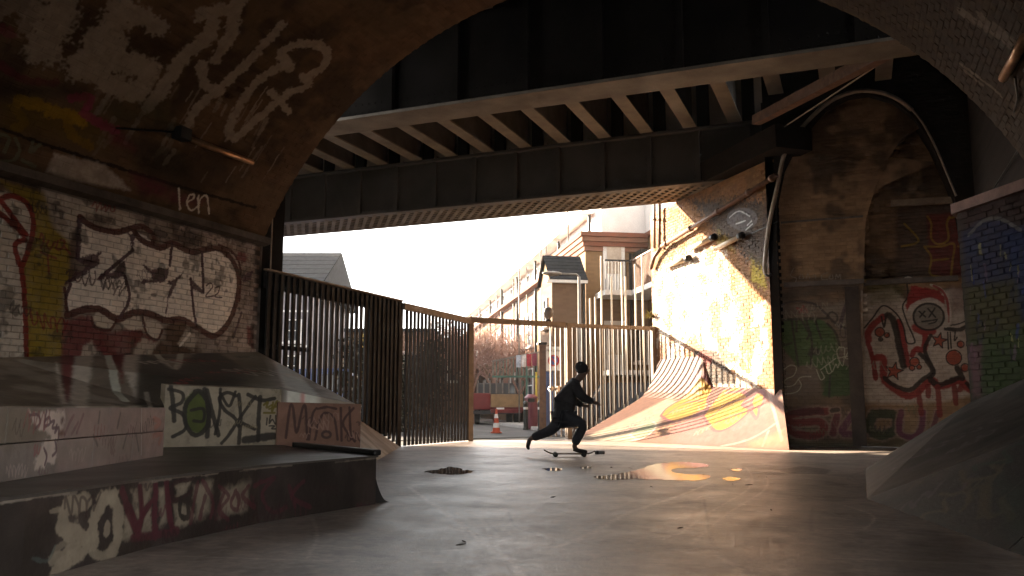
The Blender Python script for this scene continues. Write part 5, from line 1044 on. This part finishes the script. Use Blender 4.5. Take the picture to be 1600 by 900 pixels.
# dark hedge of leaves
m_leaf = plain('dark_leaves', (.014,.016,.009), (.008,.009,.005), 6, .95, spec=.1)
HG = thing('hedge', 'dark evergreen hedge behind the middle of the long fence', 'hedge', C(-4.7,28)); mb = MB(); r_ = random.Random(4)
for k in range(5200):
    x_ = r_.uniform(0,1); c_ = C(-5.1+2.6*x_+r_.gauss(0,.2), 26.3+3.6*x_+r_.gauss(0,.35), r_.uniform(0,1)**.8*(2.55+.35*math.sin(x_*9)+.2*math.sin(x_*23))); d1 = Vector((r_.gauss(0,1),r_.gauss(0,1),r_.gauss(0,1))).normalized(); d2 = d1.orthogonal().normalized(); d1 *= .085; d2 *= .05
    mb.add([c_-d1,c_+d2,c_+d1,c_-d2], [(0,1,2,3)])
mb.build('foliage', m_leaf, HG); mb = MB()
for k in range(9): c_ = C(-5.1+2.6*k/8, 26.3+3.6*k/8); mb.tube([c_, c_+z*.9, c_+z*1.9+rX*.15], [.06,.04,.015], 6)
mb.build('stems', m_bb, HG)
# bare street trees
m_bark = plain('twig_bark', (.34,.20,.15), (.22,.13,.10), 5, .85)
def tree(label, base, H, seed, spread=.55):
    r_ = random.Random(seed); T_ = thing('bare_tree', label, 'tree', base, 'bare street trees'); tr = MB(); cr = MB()
    tops = [base+z*(H*.28)+Vector((r_.uniform(-.1,.1),r_.uniform(-.1,.1),0))]; tr.tube([base, base.lerp(tops[0],.5)+Vector((.03,.02,0)), tops[0]], [H*.022,H*.018,H*.015], 7)
    def grow(p, d, L, rad, lv):
        if lv > 4: return
        q = p+d*L*.5+Vector((r_.gauss(0,.05),r_.gauss(0,.05),0))*L; e = p+d*L; (tr if lv == 0 else cr).tube([p,q,e], [rad,rad*.8,rad*.6], 5 if lv < 2 else 3, False)
        n_ = 3 if lv < 4 else 2
        for k in range(n_+(r_.random() < .5)):
            nd = (d+Vector((r_.gauss(0,spread),r_.gauss(0,spread),r_.gauss(.12,.3)))).normalized(); f_ = r_.uniform(.45,1); grow(p.lerp(e,f_), nd, L*r_.uniform(.6,.85), max(.012,rad*.55), lv+1)
    for k in range(4):
        an = k*1.57+r_.uniform(-.4,.4); grow(tops[0], Vector((.5*math.cos(an),.5*math.sin(an),1)).normalized(), H*.3, H*.011, 0)
    tr.build('trunk', m_bark, T_); cr.build('crown', m_bark, T_)
for i, (x_, d_, H, lb) in enumerate([(-2.0,44,5.3,'bare reddish tree just right of the gate post, behind the truck'),(-.9,45.5,5.2,'bare reddish tree in the middle of the gateway'),(.5,44,5.0,'bare twiggy tree behind the laundry railing'),(-2.9,49,6.3,'taller bare tree beyond the truck, nearest the left gate post'),(.2,52,6,'far bare tree in front of the pink terrace'),(-3.6,31.5,4.2,'bare tree seen through the right part of the long fence')]): tree(lb, C(x_,d_), H, 30+i)
# truck seen from behind
TK = thing('tipper_truck', 'red and wooden backed tipper truck parked beyond the gate', 'truck', C(-.5,41))
m_red = plain('red_paint', (.16,.02,.02), (.11,.014,.014), 3, .4); m_wd = plain('plywood', (.26,.155,.07), (.19,.115,.05), 4, .7); m_tyre = plain('tyre', (.02,.02,.02), (.03,.028,.027), 9, .8); m_dkp = plain('dark_paint', (.035,.033,.035), (.025,.024,.025), 4, .4)
td_ = 41; s_ = FPX/td_
def tx(px): return (px-800)/s_
def tz(py): return .8+(637-py)/s_-.0
zg = 0
def tbx(name, x0, x1, y0, y1, z0, z1, m_, par, bev=0): return MB().obox(C((tx(x0)+tx(x1))/2, td_+(y0+y1)/2, (z0+z1)/2), rX0, rY0, (0,0,1), tx(x1)-tx(x0), y1-y0, z1-z0).build(name, m_, par, bevel=bev)
tbx('chassis', 740, 814, .05, 5.5, .5, .66, m_dkp, TK); tbx('tailboard', 767, 817, -.02, .04, .82, 1.43, m_wd, TK, .01); tbx('side_panel', 738, 766.5, -.03, .05, .72, 1.48, m_red, TK, .02); tbx('bed', 738, 817, .06, 3.2, .70, 1.40, m_red, TK)
tbx('rear_bar', 767, 816, -.08, .04, .55, .72, m_red, TK, .02); tbx('number_plate', 776, 788, -.05, -.01, .60, .80, m_wp, TK)
cb = tbx('cab', 740, 816, 3.4, 5.2, .66, 2.05, m_dkp, TK, .06)
for x0, x1 in ((743,760),(765,772),(776,806)): tbx('cab_window', x0, x1, 3.35, 3.39, 1.5, 1.95, m_glass, cb)
hb = tbx('headboard', 740, 816, 3.2, 3.3, 1.41, 1.52, m_dkp, TK)
for k in range(8): tbx('rail_post', 741+k*10.5, 743.5+k*10.5, 3.21, 3.29, 1.525, 2.2, m_pole, hb)
for x0, x1 in ((741,749),(791,801),(803,813)):
    c = C((tx(x0)+tx(x1))/2, td_+.9, .42); mb = MB(); ax = rX0*((tx(x1)-tx(x0))/2); prof = [(.2,-1),(.36,-1),(.42,-.8),(.42,.8),(.36,1),(.2,1)]; V_ = []
    for r_, t_ in prof:
        for k in range(18): an = k*math.pi/9; V_.append(c+ax*t_+rY0*r_*math.cos(an)+z*r_*math.sin(an))
    mb.add(V_, [(i*18+k, i*18+(k+1)%18, (i+1)*18+(k+1)%18, (i+1)*18+k) for i in range(5) for k in range(18)]); wh = mb.build('wheel', m_tyre, TK, False)
    MB().tube([c-ax*.6, c+ax*.6], .22, 14).build('rim', m_pole, wh)
for x0 in (769, 811): tbx('tail_light', x0, x0+4, -.1, -.085, .57, .70, m_rr, TK)
# traffic cone
def cone(c):
    T_ = thing('traffic_cone', 'orange and white traffic cone standing on the road behind the gateway', 'cone', c); m_or = plain('cone_orange', (.55,.09,.035), (.45,.07,.03), 5, .5)
    MB().prism([(c.x+.165*math.cos(k*math.pi/4+.39)*1.08, c.y+.165*math.sin(k*math.pi/4+.39)*1.08) for k in range(8)], c.z, c.z+.04).build('base', m_or, T_)
    prof = [(.125,.04),(.106,.17),(.086,.32),(.066,.47),(.046,.60),(.032,.72),(.026,.76)]
    for i, nm in ((0,'lower_band'),(1,'white_band'),(2,'middle_band'),(3,'white_band'),(4,'tip')):
        seg = prof[i:i+2] if i < 4 else prof[4:]; MB().lathe(c, [(r_+(.003 if 'white' in nm else 0), h_) for r_, h_ in seg], 18).build(nm, m_wp if 'white' in nm else m_or, T_)
cone(C(-.50,27.6))
# bollards, posts, bin, hoarding, sign, railing with washing
def bollard(lb, x_, d_, H, r_, m_, cat='bollard', grp='bollards beyond the gate'):
    T_ = thing('bollard', lb, cat, C(x_,d_), grp); MB().lathe(C(x_,d_), [(r_*1.25,0),(r_*1.25,.06),(r_,.1),(r_,H*.85),(r_*1.15,H*.87),(r_*1.15,H*.92),(r_,H*.95),(r_*.5,H)], 12).build('post', m_, T_); MB().lathe(C(x_,d_), [(r_*1.02,H*.7),(r_*1.02,H*.78)], 12).build('band', m_wp, T_)
bollard('black bollard on the kerb right of the truck', .5, 31.5, 1.05, .085, m_blk); bollard('black bollard on the kerb nearer the blue hoarding', .98, 30.2, 1.05, .085, m_blk)
YP = thing('marker_post', 'thin bright yellow post behind the bollards', 'post', C(.93,33)); MB().tube([C(.93,33),C(.93,33,2.15)], .04, 8).build('post', plain('yellow_paint', (.6,.5,.06), (.5,.4,.05), 5, .5), YP)
BN = thing('litter_bin', 'dark red street bin between the two black bollards', 'bin', C(.72,32.5)); MB().lathe(C(.72,32.5), [(.2,0),(.24,.05),(.26,.95),(.22,1.0),(.22,1.15),(.27,1.17),(.12,1.3)], 14).build('body', plain('maroon_paint', (.16,.03,.05), (.11,.02,.035), 5, .5), BN); MB().obox(C(.72,32.23,1.07), rX0, rY0, (0,0,1), .25, .03, .12).build('mouth', m_blk, BN)
PO = thing('timber_post', 'dark upright post carrying the round parking sign', 'post', C(.93,26.2)); MB().obox(C(.93,26.2,1.35), rX0, rY0, (0,0,1), .2, .2, 2.7).build('shaft', m_rust, PO); MB().obox(C(.93,26.2,2.73), rX0, rY0, (0,0,1), .26, .26, .08).build('cap', m_blk, PO)
HO = thing('hoarding', 'narrow blue painted hoarding panel under the round sign', 'hoarding', C(1.15,26.4)); MB().obox(C(1.15,26.42,.95), rX0, rY0, (0,0,1), .34, .05, 1.9).build('panel', plain('blue_paint', (.10,.15,.34), (.07,.11,.26), 3, .5), HO); MB().obox(C(.97,26.46,.95), rX0, rY0, (0,0,1), .05, .05, 1.9).build('stud', m_wood, HO)
SG = thing('parking_sign', 'white sign with red ringed blue disc above the blue hoarding', 'sign', C(1.262,26.1,0)); sc_ = C(1.262,26,2.27)
MB().obox(sc_, rX0, rY0, (0,0,1), .46, .03, .72).build('plate', m_wp, SG)
def disc(c, r0, r1, m_, nm, lift):
    mb = MB(); V_ = [c-rY0*lift+(rX0*math.cos(k*math.pi/12)+z*math.sin(k*math.pi/12))*r_ for r_ in (r0, r1) for k in range(24)]; mb.add(V_, [(k,(k+1)%24,24+(k+1)%24,24+k) for k in range(24)]); return mb.build(nm, m_, SG)
dc = sc_-z*.06; disc(dc, .001, .13, plain('sign_blue', (.06,.10,.33), (.05,.08,.28), 5, .4), 'disc', .02); disc(dc, .13, .175, plain('sign_red', (.42,.03,.05), (.36,.03,.04), 5, .4), 'ring', .022); MB().tube([C(1.262,26.04,0),C(1.262,26.04,2.6)], .03, 8).build('post', m_pole, SG); MB().beam(dc-rY0*.026+(rX0-z)*.115, dc-rY0*.026-(rX0-z)*.115, .05, .006, tuple(rY0)).build('slash', bpy.data.materials['sign_red'], SG)
def text(body, c, size, m_, parent, nm):
    cu = bpy.data.curves.new(nm, 'FONT'); cu.body = body; cu.size = size; cu.extrude = .003; cu.align_x = 'CENTER'; tmp = bpy.data.objects.new(nm, cu); COL.objects.link(tmp); bpy.context.view_layer.update()
    me = bpy.data.meshes.new_from_object(tmp.evaluated_get(bpy.context.evaluated_depsgraph_get())); bpy.data.objects.remove(tmp); me.name = nm
    me.materials.clear(); me.materials.append(m_); o = bpy.data.objects.new(nm, me); COL.objects.link(o); o.parent = parent; m4 = Matrix((rX0, z, -rY0)).transposed().to_4x4(); m4.translation = Vector(c)-rootloc(parent); o.matrix_local = m4
text('PED ZONE', sc_+z*.21-rY0*.02, .09, m_blk, SG, 'lettering')
m_grn = plain('green_railing', (.07,.17,.13), (.05,.12,.095), 4, .6)
RA = thing('railing', 'green railing with a sloping handrail behind the truck', 'railing', C(.3,36.5))
for k in range(15): x_ = -.8+k*.143; MB().tube([C(x_,36.5,2.1),C(x_,36.5,2.75+.4*(k/14))], .016, 5).build('baluster', m_grn, RA)
MB().beam(C(-.84,36.5,2.75), C(1.25,36.5,3.16), .05, .06).build('handrail', m_pole, RA); MB().beam(C(-.84,36.5,2.1), C(1.25,36.5,2.1), .06, .08).build('bottom_rail', m_grn, RA)
for x_ in (.62, 1.23): MB().obox(C(x_,36.5,1.37), rX0, rY0, (0,0,1), .08, .08, 2.74+.3*(x_>0)).build('post', m_grn, RA)
for i, (x_, nm, c_) in enumerate([(.28,'pale blue',(.45,.52,.62)),(.5,'white',(.72,.7,.68)),(.72,'red',(.42,.05,.07)),(.95,'maroon',(.25,.04,.08))]):
    mb = MB(); P = []
    for a_ in range(5): P.append([C(x_+.1*(b_-1.0), 36.42+.02*math.sin(b_*2+a_), 2.98+.1*x_-.13*a_+.02*math.sin(b_*3)) for b_ in range(3)])
    P2_ = [[q+rY0*.012 for q in r_] for r_ in P]; mb.grid(P); mb.grid(P2_); o = mb.build('cloth', plain('cloth_'+nm.replace(' ','_'), c_, None, 9, .9), None); tag(o, nm+' cloth hung over the green railing', 'washing', 'washing on the green railing')
# parked van and car glimpsed through the fences
def vehicle(label, cat, c, L_, W_, H, m_, nm, van=False):
    T_ = thing(nm, label, cat, c); f_ = rX0; s_ = rY0
    prof = [(-.5,.25),(-.5,.62),(-.47,.97),(.2,1.),(.34,.62),(.48,.55),(.5,.25)] if van else [(-.5,.3),(-.5,.62),(-.36,.68),(-.26,1.),(.12,1.),(.27,.68),(.48,.58),(.5,.3)]
    n_ = len(prof); mb = MB(); mb.add([c+f_*(x_*L_)+s_*(sg*W_/2)+z*(h_*H) for sg in (-1,1) for x_, h_ in prof], [tuple(range(n_)), tuple(range(2*n_-1,n_-1,-1))]+[(i,(i+1)%n_,n_+(i+1)%n_,n_+i) for i in range(n_)]); bd = mb.build('body', m_, T_, bevel=.05)
    for sg in (-1,1): MB().add([c+f_*(x_*L_)+s_*(sg*(W_/2+.004))+z*(h_*H) for x_, h_ in (((.02,.66),(.02,.92),(.18,.94),(.29,.66)) if van else ((-.3,.69),(-.23,.94),(.1,.94),(.22,.69)))], [(0,1,2,3)]).build('side_window', m_glass, bd)
    for x_ in (-.31,.32):
        for sg in (-1,1):
            cc = c+f_*(x_*L_)+s_*(sg*(W_/2-.1))+z*.32; w_ = MB().tube([cc-s_*.11,cc+s_*.11], .32, 16).build('wheel', m_tyre, T_); MB().tube([cc-s_*.115,cc+s_*.115], .18, 12).build('rim', m_pole, w_)
vehicle('blue panel van parked across the road behind the fence', 'van', C(-6.6,30.4), 4.6, 1.8, 2.1, plain('van_blue', (.10,.15,.36), (.08,.12,.3), 2, .3), 'parked_van', True)
vehicle('dark car parked outside the flats behind the gate bars', 'car', C(3.9,26.9), 4.0, 1.7, 1.5, plain('car_dark', (.06,.065,.075), (.045,.05,.06), 2, .25), 'parked_car')

# ------------------------------------------------------------------ skater
fx, fd = C(.875,14.3), 14.3
def k3(px, py, off=0): return C((px-800)/FPX*fd*1.0, fd+off, 0)+z*(tz2(py))
def tz2(py): return .8+(637-py)*fd/FPX
def skin(name, mat, J, E, parent, root, sub=2):
    names = list(J); me = bpy.data.meshes.new(name); off = rootloc(parent) if parent else Vector((0,0,0))
    me.from_pydata([tuple(J[n_][0]-off) for n_ in names], [(names.index(a_),names.index(b_)) for a_, b_ in E], []); o = bpy.data.objects.new(name, me); COL.objects.link(o)
    sk = o.modifiers.new('skin', 'SKIN'); sk.use_smooth_shade = True; ss = o.modifiers.new('sub', 'SUBSURF'); ss.levels = ss.render_levels = sub
    lay_ = me.skin_vertices[0].data
    for i, n_ in enumerate(names):
        r_ = J[n_][1]; lay_[i].radius = r_ if isinstance(r_, tuple) else (r_, r_); lay_[i].use_root = (n_ == root)
    bpy.context.view_layer.update(); m2 = bpy.data.meshes.new_from_object(o.evaluated_get(bpy.context.evaluated_depsgraph_get())); m2.name = name; o.modifiers.clear(); o.data = m2; m2.materials.clear(); m2.materials.append(mat); m2.shade_smooth()
    if parent: o.parent = parent
    return o
m_skin = plain('skin', (.13,.08,.06), (.11,.068,.052), 12, .6); m_jkt = plain('black_jacket', (.034,.032,.034), (.022,.02,.021), 9, .8); m_trs = plain('dark_trousers', (.03,.03,.036), (.042,.042,.048), 9, .85); m_shoe = plain('dark_shoe', (.02,.018,.017), (.035,.03,.028), 8, .5); m_hat = plain('dark_beanie', (.02,.019,.02), (.03,.028,.03), 12, .9)
SKB = thing('skateboard', 'skateboard rolling across the floor under the skater', 'skateboard', C(.85,fd,0))
PN = thing('person', 'skater in dark jacket and knit cap pushing a skateboard across the floor', 'person', k3(880,700))
J = {'pel':(k3(880,650),.10), 'spine':(k3(882,628),.10), 'chest':(k3(893,608),.11), 'neck':(k3(902,594),.062), 'jaw':(k3(909.5,587),.068), 'head':(k3(911,579),.085), 'crown':(k3(910,573),.06), 'nose':(k3(921,580),.018),
 'shL':(k3(897,604,-.17),.065), 'elL':(k3(908,622,-.2),.048), 'wrL':(k3(926,629,-.14),.032), 'hdL':(k3(931,631,-.13),.03),
 'shR':(k3(893,604,.17),.065), 'elR':(k3(897,627,.26),.048), 'wrR':(k3(913,634,.22),.032), 'hdR':(k3(918,635,.21),.03),
 'hpL':(k3(884,653,-.09),.105), 'knL':(k3(911,662,-.1),.068), 'akL':(k3(895,696,-.05),.045), 'ftL':(k3(900,702,-.05),.035), 'toL':(k3(914,703.5,-.05),.03),
 'hpR':(k3(876,654,.09),.105), 'knR':(k3(861,672,.11),.068), 'akR':(k3(829,684,.12),.043), 'ftR':(k3(825,690,.12),.035), 'toR':(k3(825,699,.12),.028)}
E = [('pel','spine'),('spine','chest'),('chest','neck'),('neck','jaw'),('jaw','head'),('head','crown'),('head','nose'),('chest','shL'),('shL','elL'),('elL','wrL'),('wrL','hdL'),('chest','shR'),('shR','elR'),('elR','wrR'),('wrR','hdR'),('pel','hpL'),('hpL','knL'),('knL','akL'),('akL','ftL'),('ftL','toL'),('pel','hpR'),('hpR','knR'),('knR','akR'),('akR','ftR'),('ftR','toR')]
for s_, hx, hy, hz, off in (('L',931,631,-.13,1),('R',918,635,.21,1)):
    for i, (dx, dy, w_) in enumerate([(4.6,2.6,-.03),(5.6,2.4,-.01),(5.4,2.9,.01),(4.4,3.3,.028)]):
        J[f'f{s_}{i}a'] = (k3(hx+dx*.55,hy+dy*.35,hz+w_),.011); J[f'f{s_}{i}b'] = (k3(hx+dx,hy+dy,hz+w_),.0085); E += [('hd'+s_,f'f{s_}{i}a'),(f'f{s_}{i}a',f'f{s_}{i}b')]
    J[f't{s_}'] = (k3(hx+2.5,hy-1.5,hz-.05),.011); E.append(('hd'+s_,f't{s_}'))
skin('body', m_skin, J, E, PN, 'pel')
G = lambda n_, r_, dx=0, dy=0: (J[n_][0]+z*(-dy*fd/FPX)+(rX0*(dx*fd/FPX)), r_)
JJ = {'hem':G('pel',.188,-1,2), 'pel':G('pel',.185,0,-8), 'spine':G('spine',.185,0,0), 'chest':G('chest',.18,-1,1), 'neck':G('neck',.095,-1,1), 'shL':G('shL',.10), 'elL':G('elL',.085), 'wrL':G('wrL',.05), 'shR':G('shR',.095), 'elR':G('elR',.072), 'wrR':G('wrR',.05)}
skin('jacket', m_jkt, JJ, [('hem','pel'),('pel','spine'),('spine','chest'),('chest','neck'),('chest','shL'),('shL','elL'),('elL','wrL'),('chest','shR'),('shR','elR'),('elR','wrR')], PN, 'pel')
TT = {'pel':G('pel',.15), 'hpL':G('hpL',.128), 'knL':G('knL',.095), 'akL':G('akL',.075,0,-2), 'hpR':G('hpR',.128), 'knR':G('knR',.092), 'akR':G('akR',.07,1,0)}
skin('trousers', m_trs, TT, [('pel','hpL'),('hpL','knL'),('knL','akL'),('pel','hpR'),('hpR','knR'),('knR','akR')], PN, 'pel')
for s_, q in (('L',[(894,699,.05),(900,702.3,.045),(910,703.5,.045),(916,704.3,.034)]),('R',[(828,686,.048),(825.5,691,.045),(824.5,697,.042),(826,702,.032)])):
    off = -.05 if s_ == 'L' else .12; names = 'abcd'; skin('shoe', m_shoe, {n_:(k3(x_,y_,off),(r_,r_*.85)) for n_, (x_,y_,r_) in zip(names, q)}, [('a','b'),('b','c'),('c','d')], PN, 'b')
hd_ = MB(); cc = k3(908.3,576); rows = []
for i in range(13):
    ph = math.pi*i/12-math.pi/2; rows.append([cc+rX0*(.108*math.cos(ph)*math.cos(a_)-.012*math.sin(ph))+rY0*(.096*math.cos(ph)*math.sin(a_))+z*(.112*math.sin(ph)) for a_ in np.linspace(0, 2*math.pi, 21)])
hd_.grid(rows).build('beanie', m_hat, PN, True)
# skateboard
m_plm = plain('maple_ply', (.16,.10,.06), (.11,.07,.04), 8, .5); m_urt = plain('dark_wheel', (.06,.055,.05), (.045,.04,.036), 8, .5); m_trk = plain('truck_metal', (.25,.24,.23), (.18,.17,.165), 8, .35, .8)
P = []; x0, x1 = 849, 927
for i in range(17):
    f_ = i/16; px = x0+(x1-x0)*f_; up_ = max(0, (.17-f_)/.17)**1.4*5.5+max(0, (f_-.84)/.16)**1.4*3.5; hw_ = .1*math.sqrt(max(.05, 1-max(0, abs(f_-.5)-.36)**2/.02)); P.append([k3(px, 705.8-up_, w_*hw_) for w_ in (-1,-.5,0,.5,1)])
mb = MB(); mb.grid(P); Q = [[q-z*.022 for q in r_] for r_ in P]; mb.grid(Q); n_ = len(P)
for i in range(n_-1):
    for j in (0, 4): mb.add([P[i][j],P[i+1][j],Q[i+1][j],Q[i][j]], [(0,1,2,3)])
mb.build('deck', m_plm, SKB, True)
for px in (866.5, 910):
    c = k3(px, 709.5); tk = MB().obox(c+z*.012, rX0, rY0, (0,0,1), .06, .06, .04).build('truck', m_trk, SKB); MB().tube([c-rY0*.1-z*.012,c+rY0*.1-z*.012], .012, 8).build('axle', m_trk, tk)
    for sg in (-1, 1): cc = c+rY0*sg*.085; cc.z = .041; MB().tube([cc-rY0*.02,cc+rY0*.02], .04, 16).build('wheel', m_urt, SKB, True)
# small litter on the floor
CN = thing('drink_can', 'small crushed black and silver can lying in front of the skateboard', 'can', hitZ(937,707)); c = hitZ(937,707,.03)
MB().tube([c-rX0*.085,c-rX0*.08,c-rX0*.02,c+rX0*.03+z*.004,c+rX0*.08,c+rX0*.085], [.022,.03,.032,.027,.031,.022], 12).build('shell', m_trk, CN, True); MB().tube([c-rX0*.06,c-rX0*.02], .0335, 12).build('label_band', m_blk, CN)
m_lf = plain('dead_leaf', (.05,.035,.02), (.03,.02,.012), 20, .8); rl = random.Random(3)
for i, (px, py) in enumerate([(720,850),(864,776),(1205,796),(1170,757),(1063,824),(985,731),(725,845),(1198,745),(1100,742),(955,730),(1145,756),(1018,760)]):
    c = hitZ(px,py,.006); an = rl.uniform(0,3); d1 = Vector((math.cos(an),math.sin(an),.1)); d2 = Vector((-math.sin(an),math.cos(an),.15)); L_ = rl.uniform(.018,.042)
    o = MB().add([c-d1*L_,c+d2*L_*.35,c+d1*L_,c-d2*L_*.35,c-d1*L_-z*.004,c+d2*L_*.35-z*.004,c+d1*L_-z*.004,c-d2*L_*.35-z*.004], [(0,1,2,3),(7,6,5,4),(0,4,5,1),(1,5,6,2),(2,6,7,3),(3,7,4,0)]).build('dead_leaf', m_lf)
    tag(o, ['dark dead leaf in the foreground, left of centre','thin dead leaf in the middle of the floor below the skateboard','dead leaf near the toe of the right bank','dead leaf beside the small yellow puddle','dead leaf in the right foreground of the lit floor','dead leaf at the left tip of the large puddle','dead leaf touching the foreground leaf left of centre','dead leaf right of the small round puddles','dead leaf on the right edge of the large puddle','dead leaf on the far edge of the large puddle','dead leaf next to the smallest puddle','dead leaf just below the large puddle'][i], 'leaf', 'dead leaves scattered on the floor')

# ------------------------------------------------------------------ winter haze
hz = bpy.data.materials.new('haze_air'); hz.use_nodes = True; hz.node_tree.nodes.clear()
ho = hz.node_tree.nodes.new('ShaderNodeOutputMaterial'); hv = hz.node_tree.nodes.new('ShaderNodeVolumePrincipled'); hv.inputs['Density'].default_value = .0007; hv.inputs['Color'].default_value = (.92,.9,.88,1); hv.inputs['Anisotropy'].default_value = .3
hz.node_tree.links.new(hv.outputs[0], ho.inputs['Volume'])
o = MB().box((-420,-220,-1.2),(420,620,11.5)).build('haze', hz); o['kind'] = 'stuff'
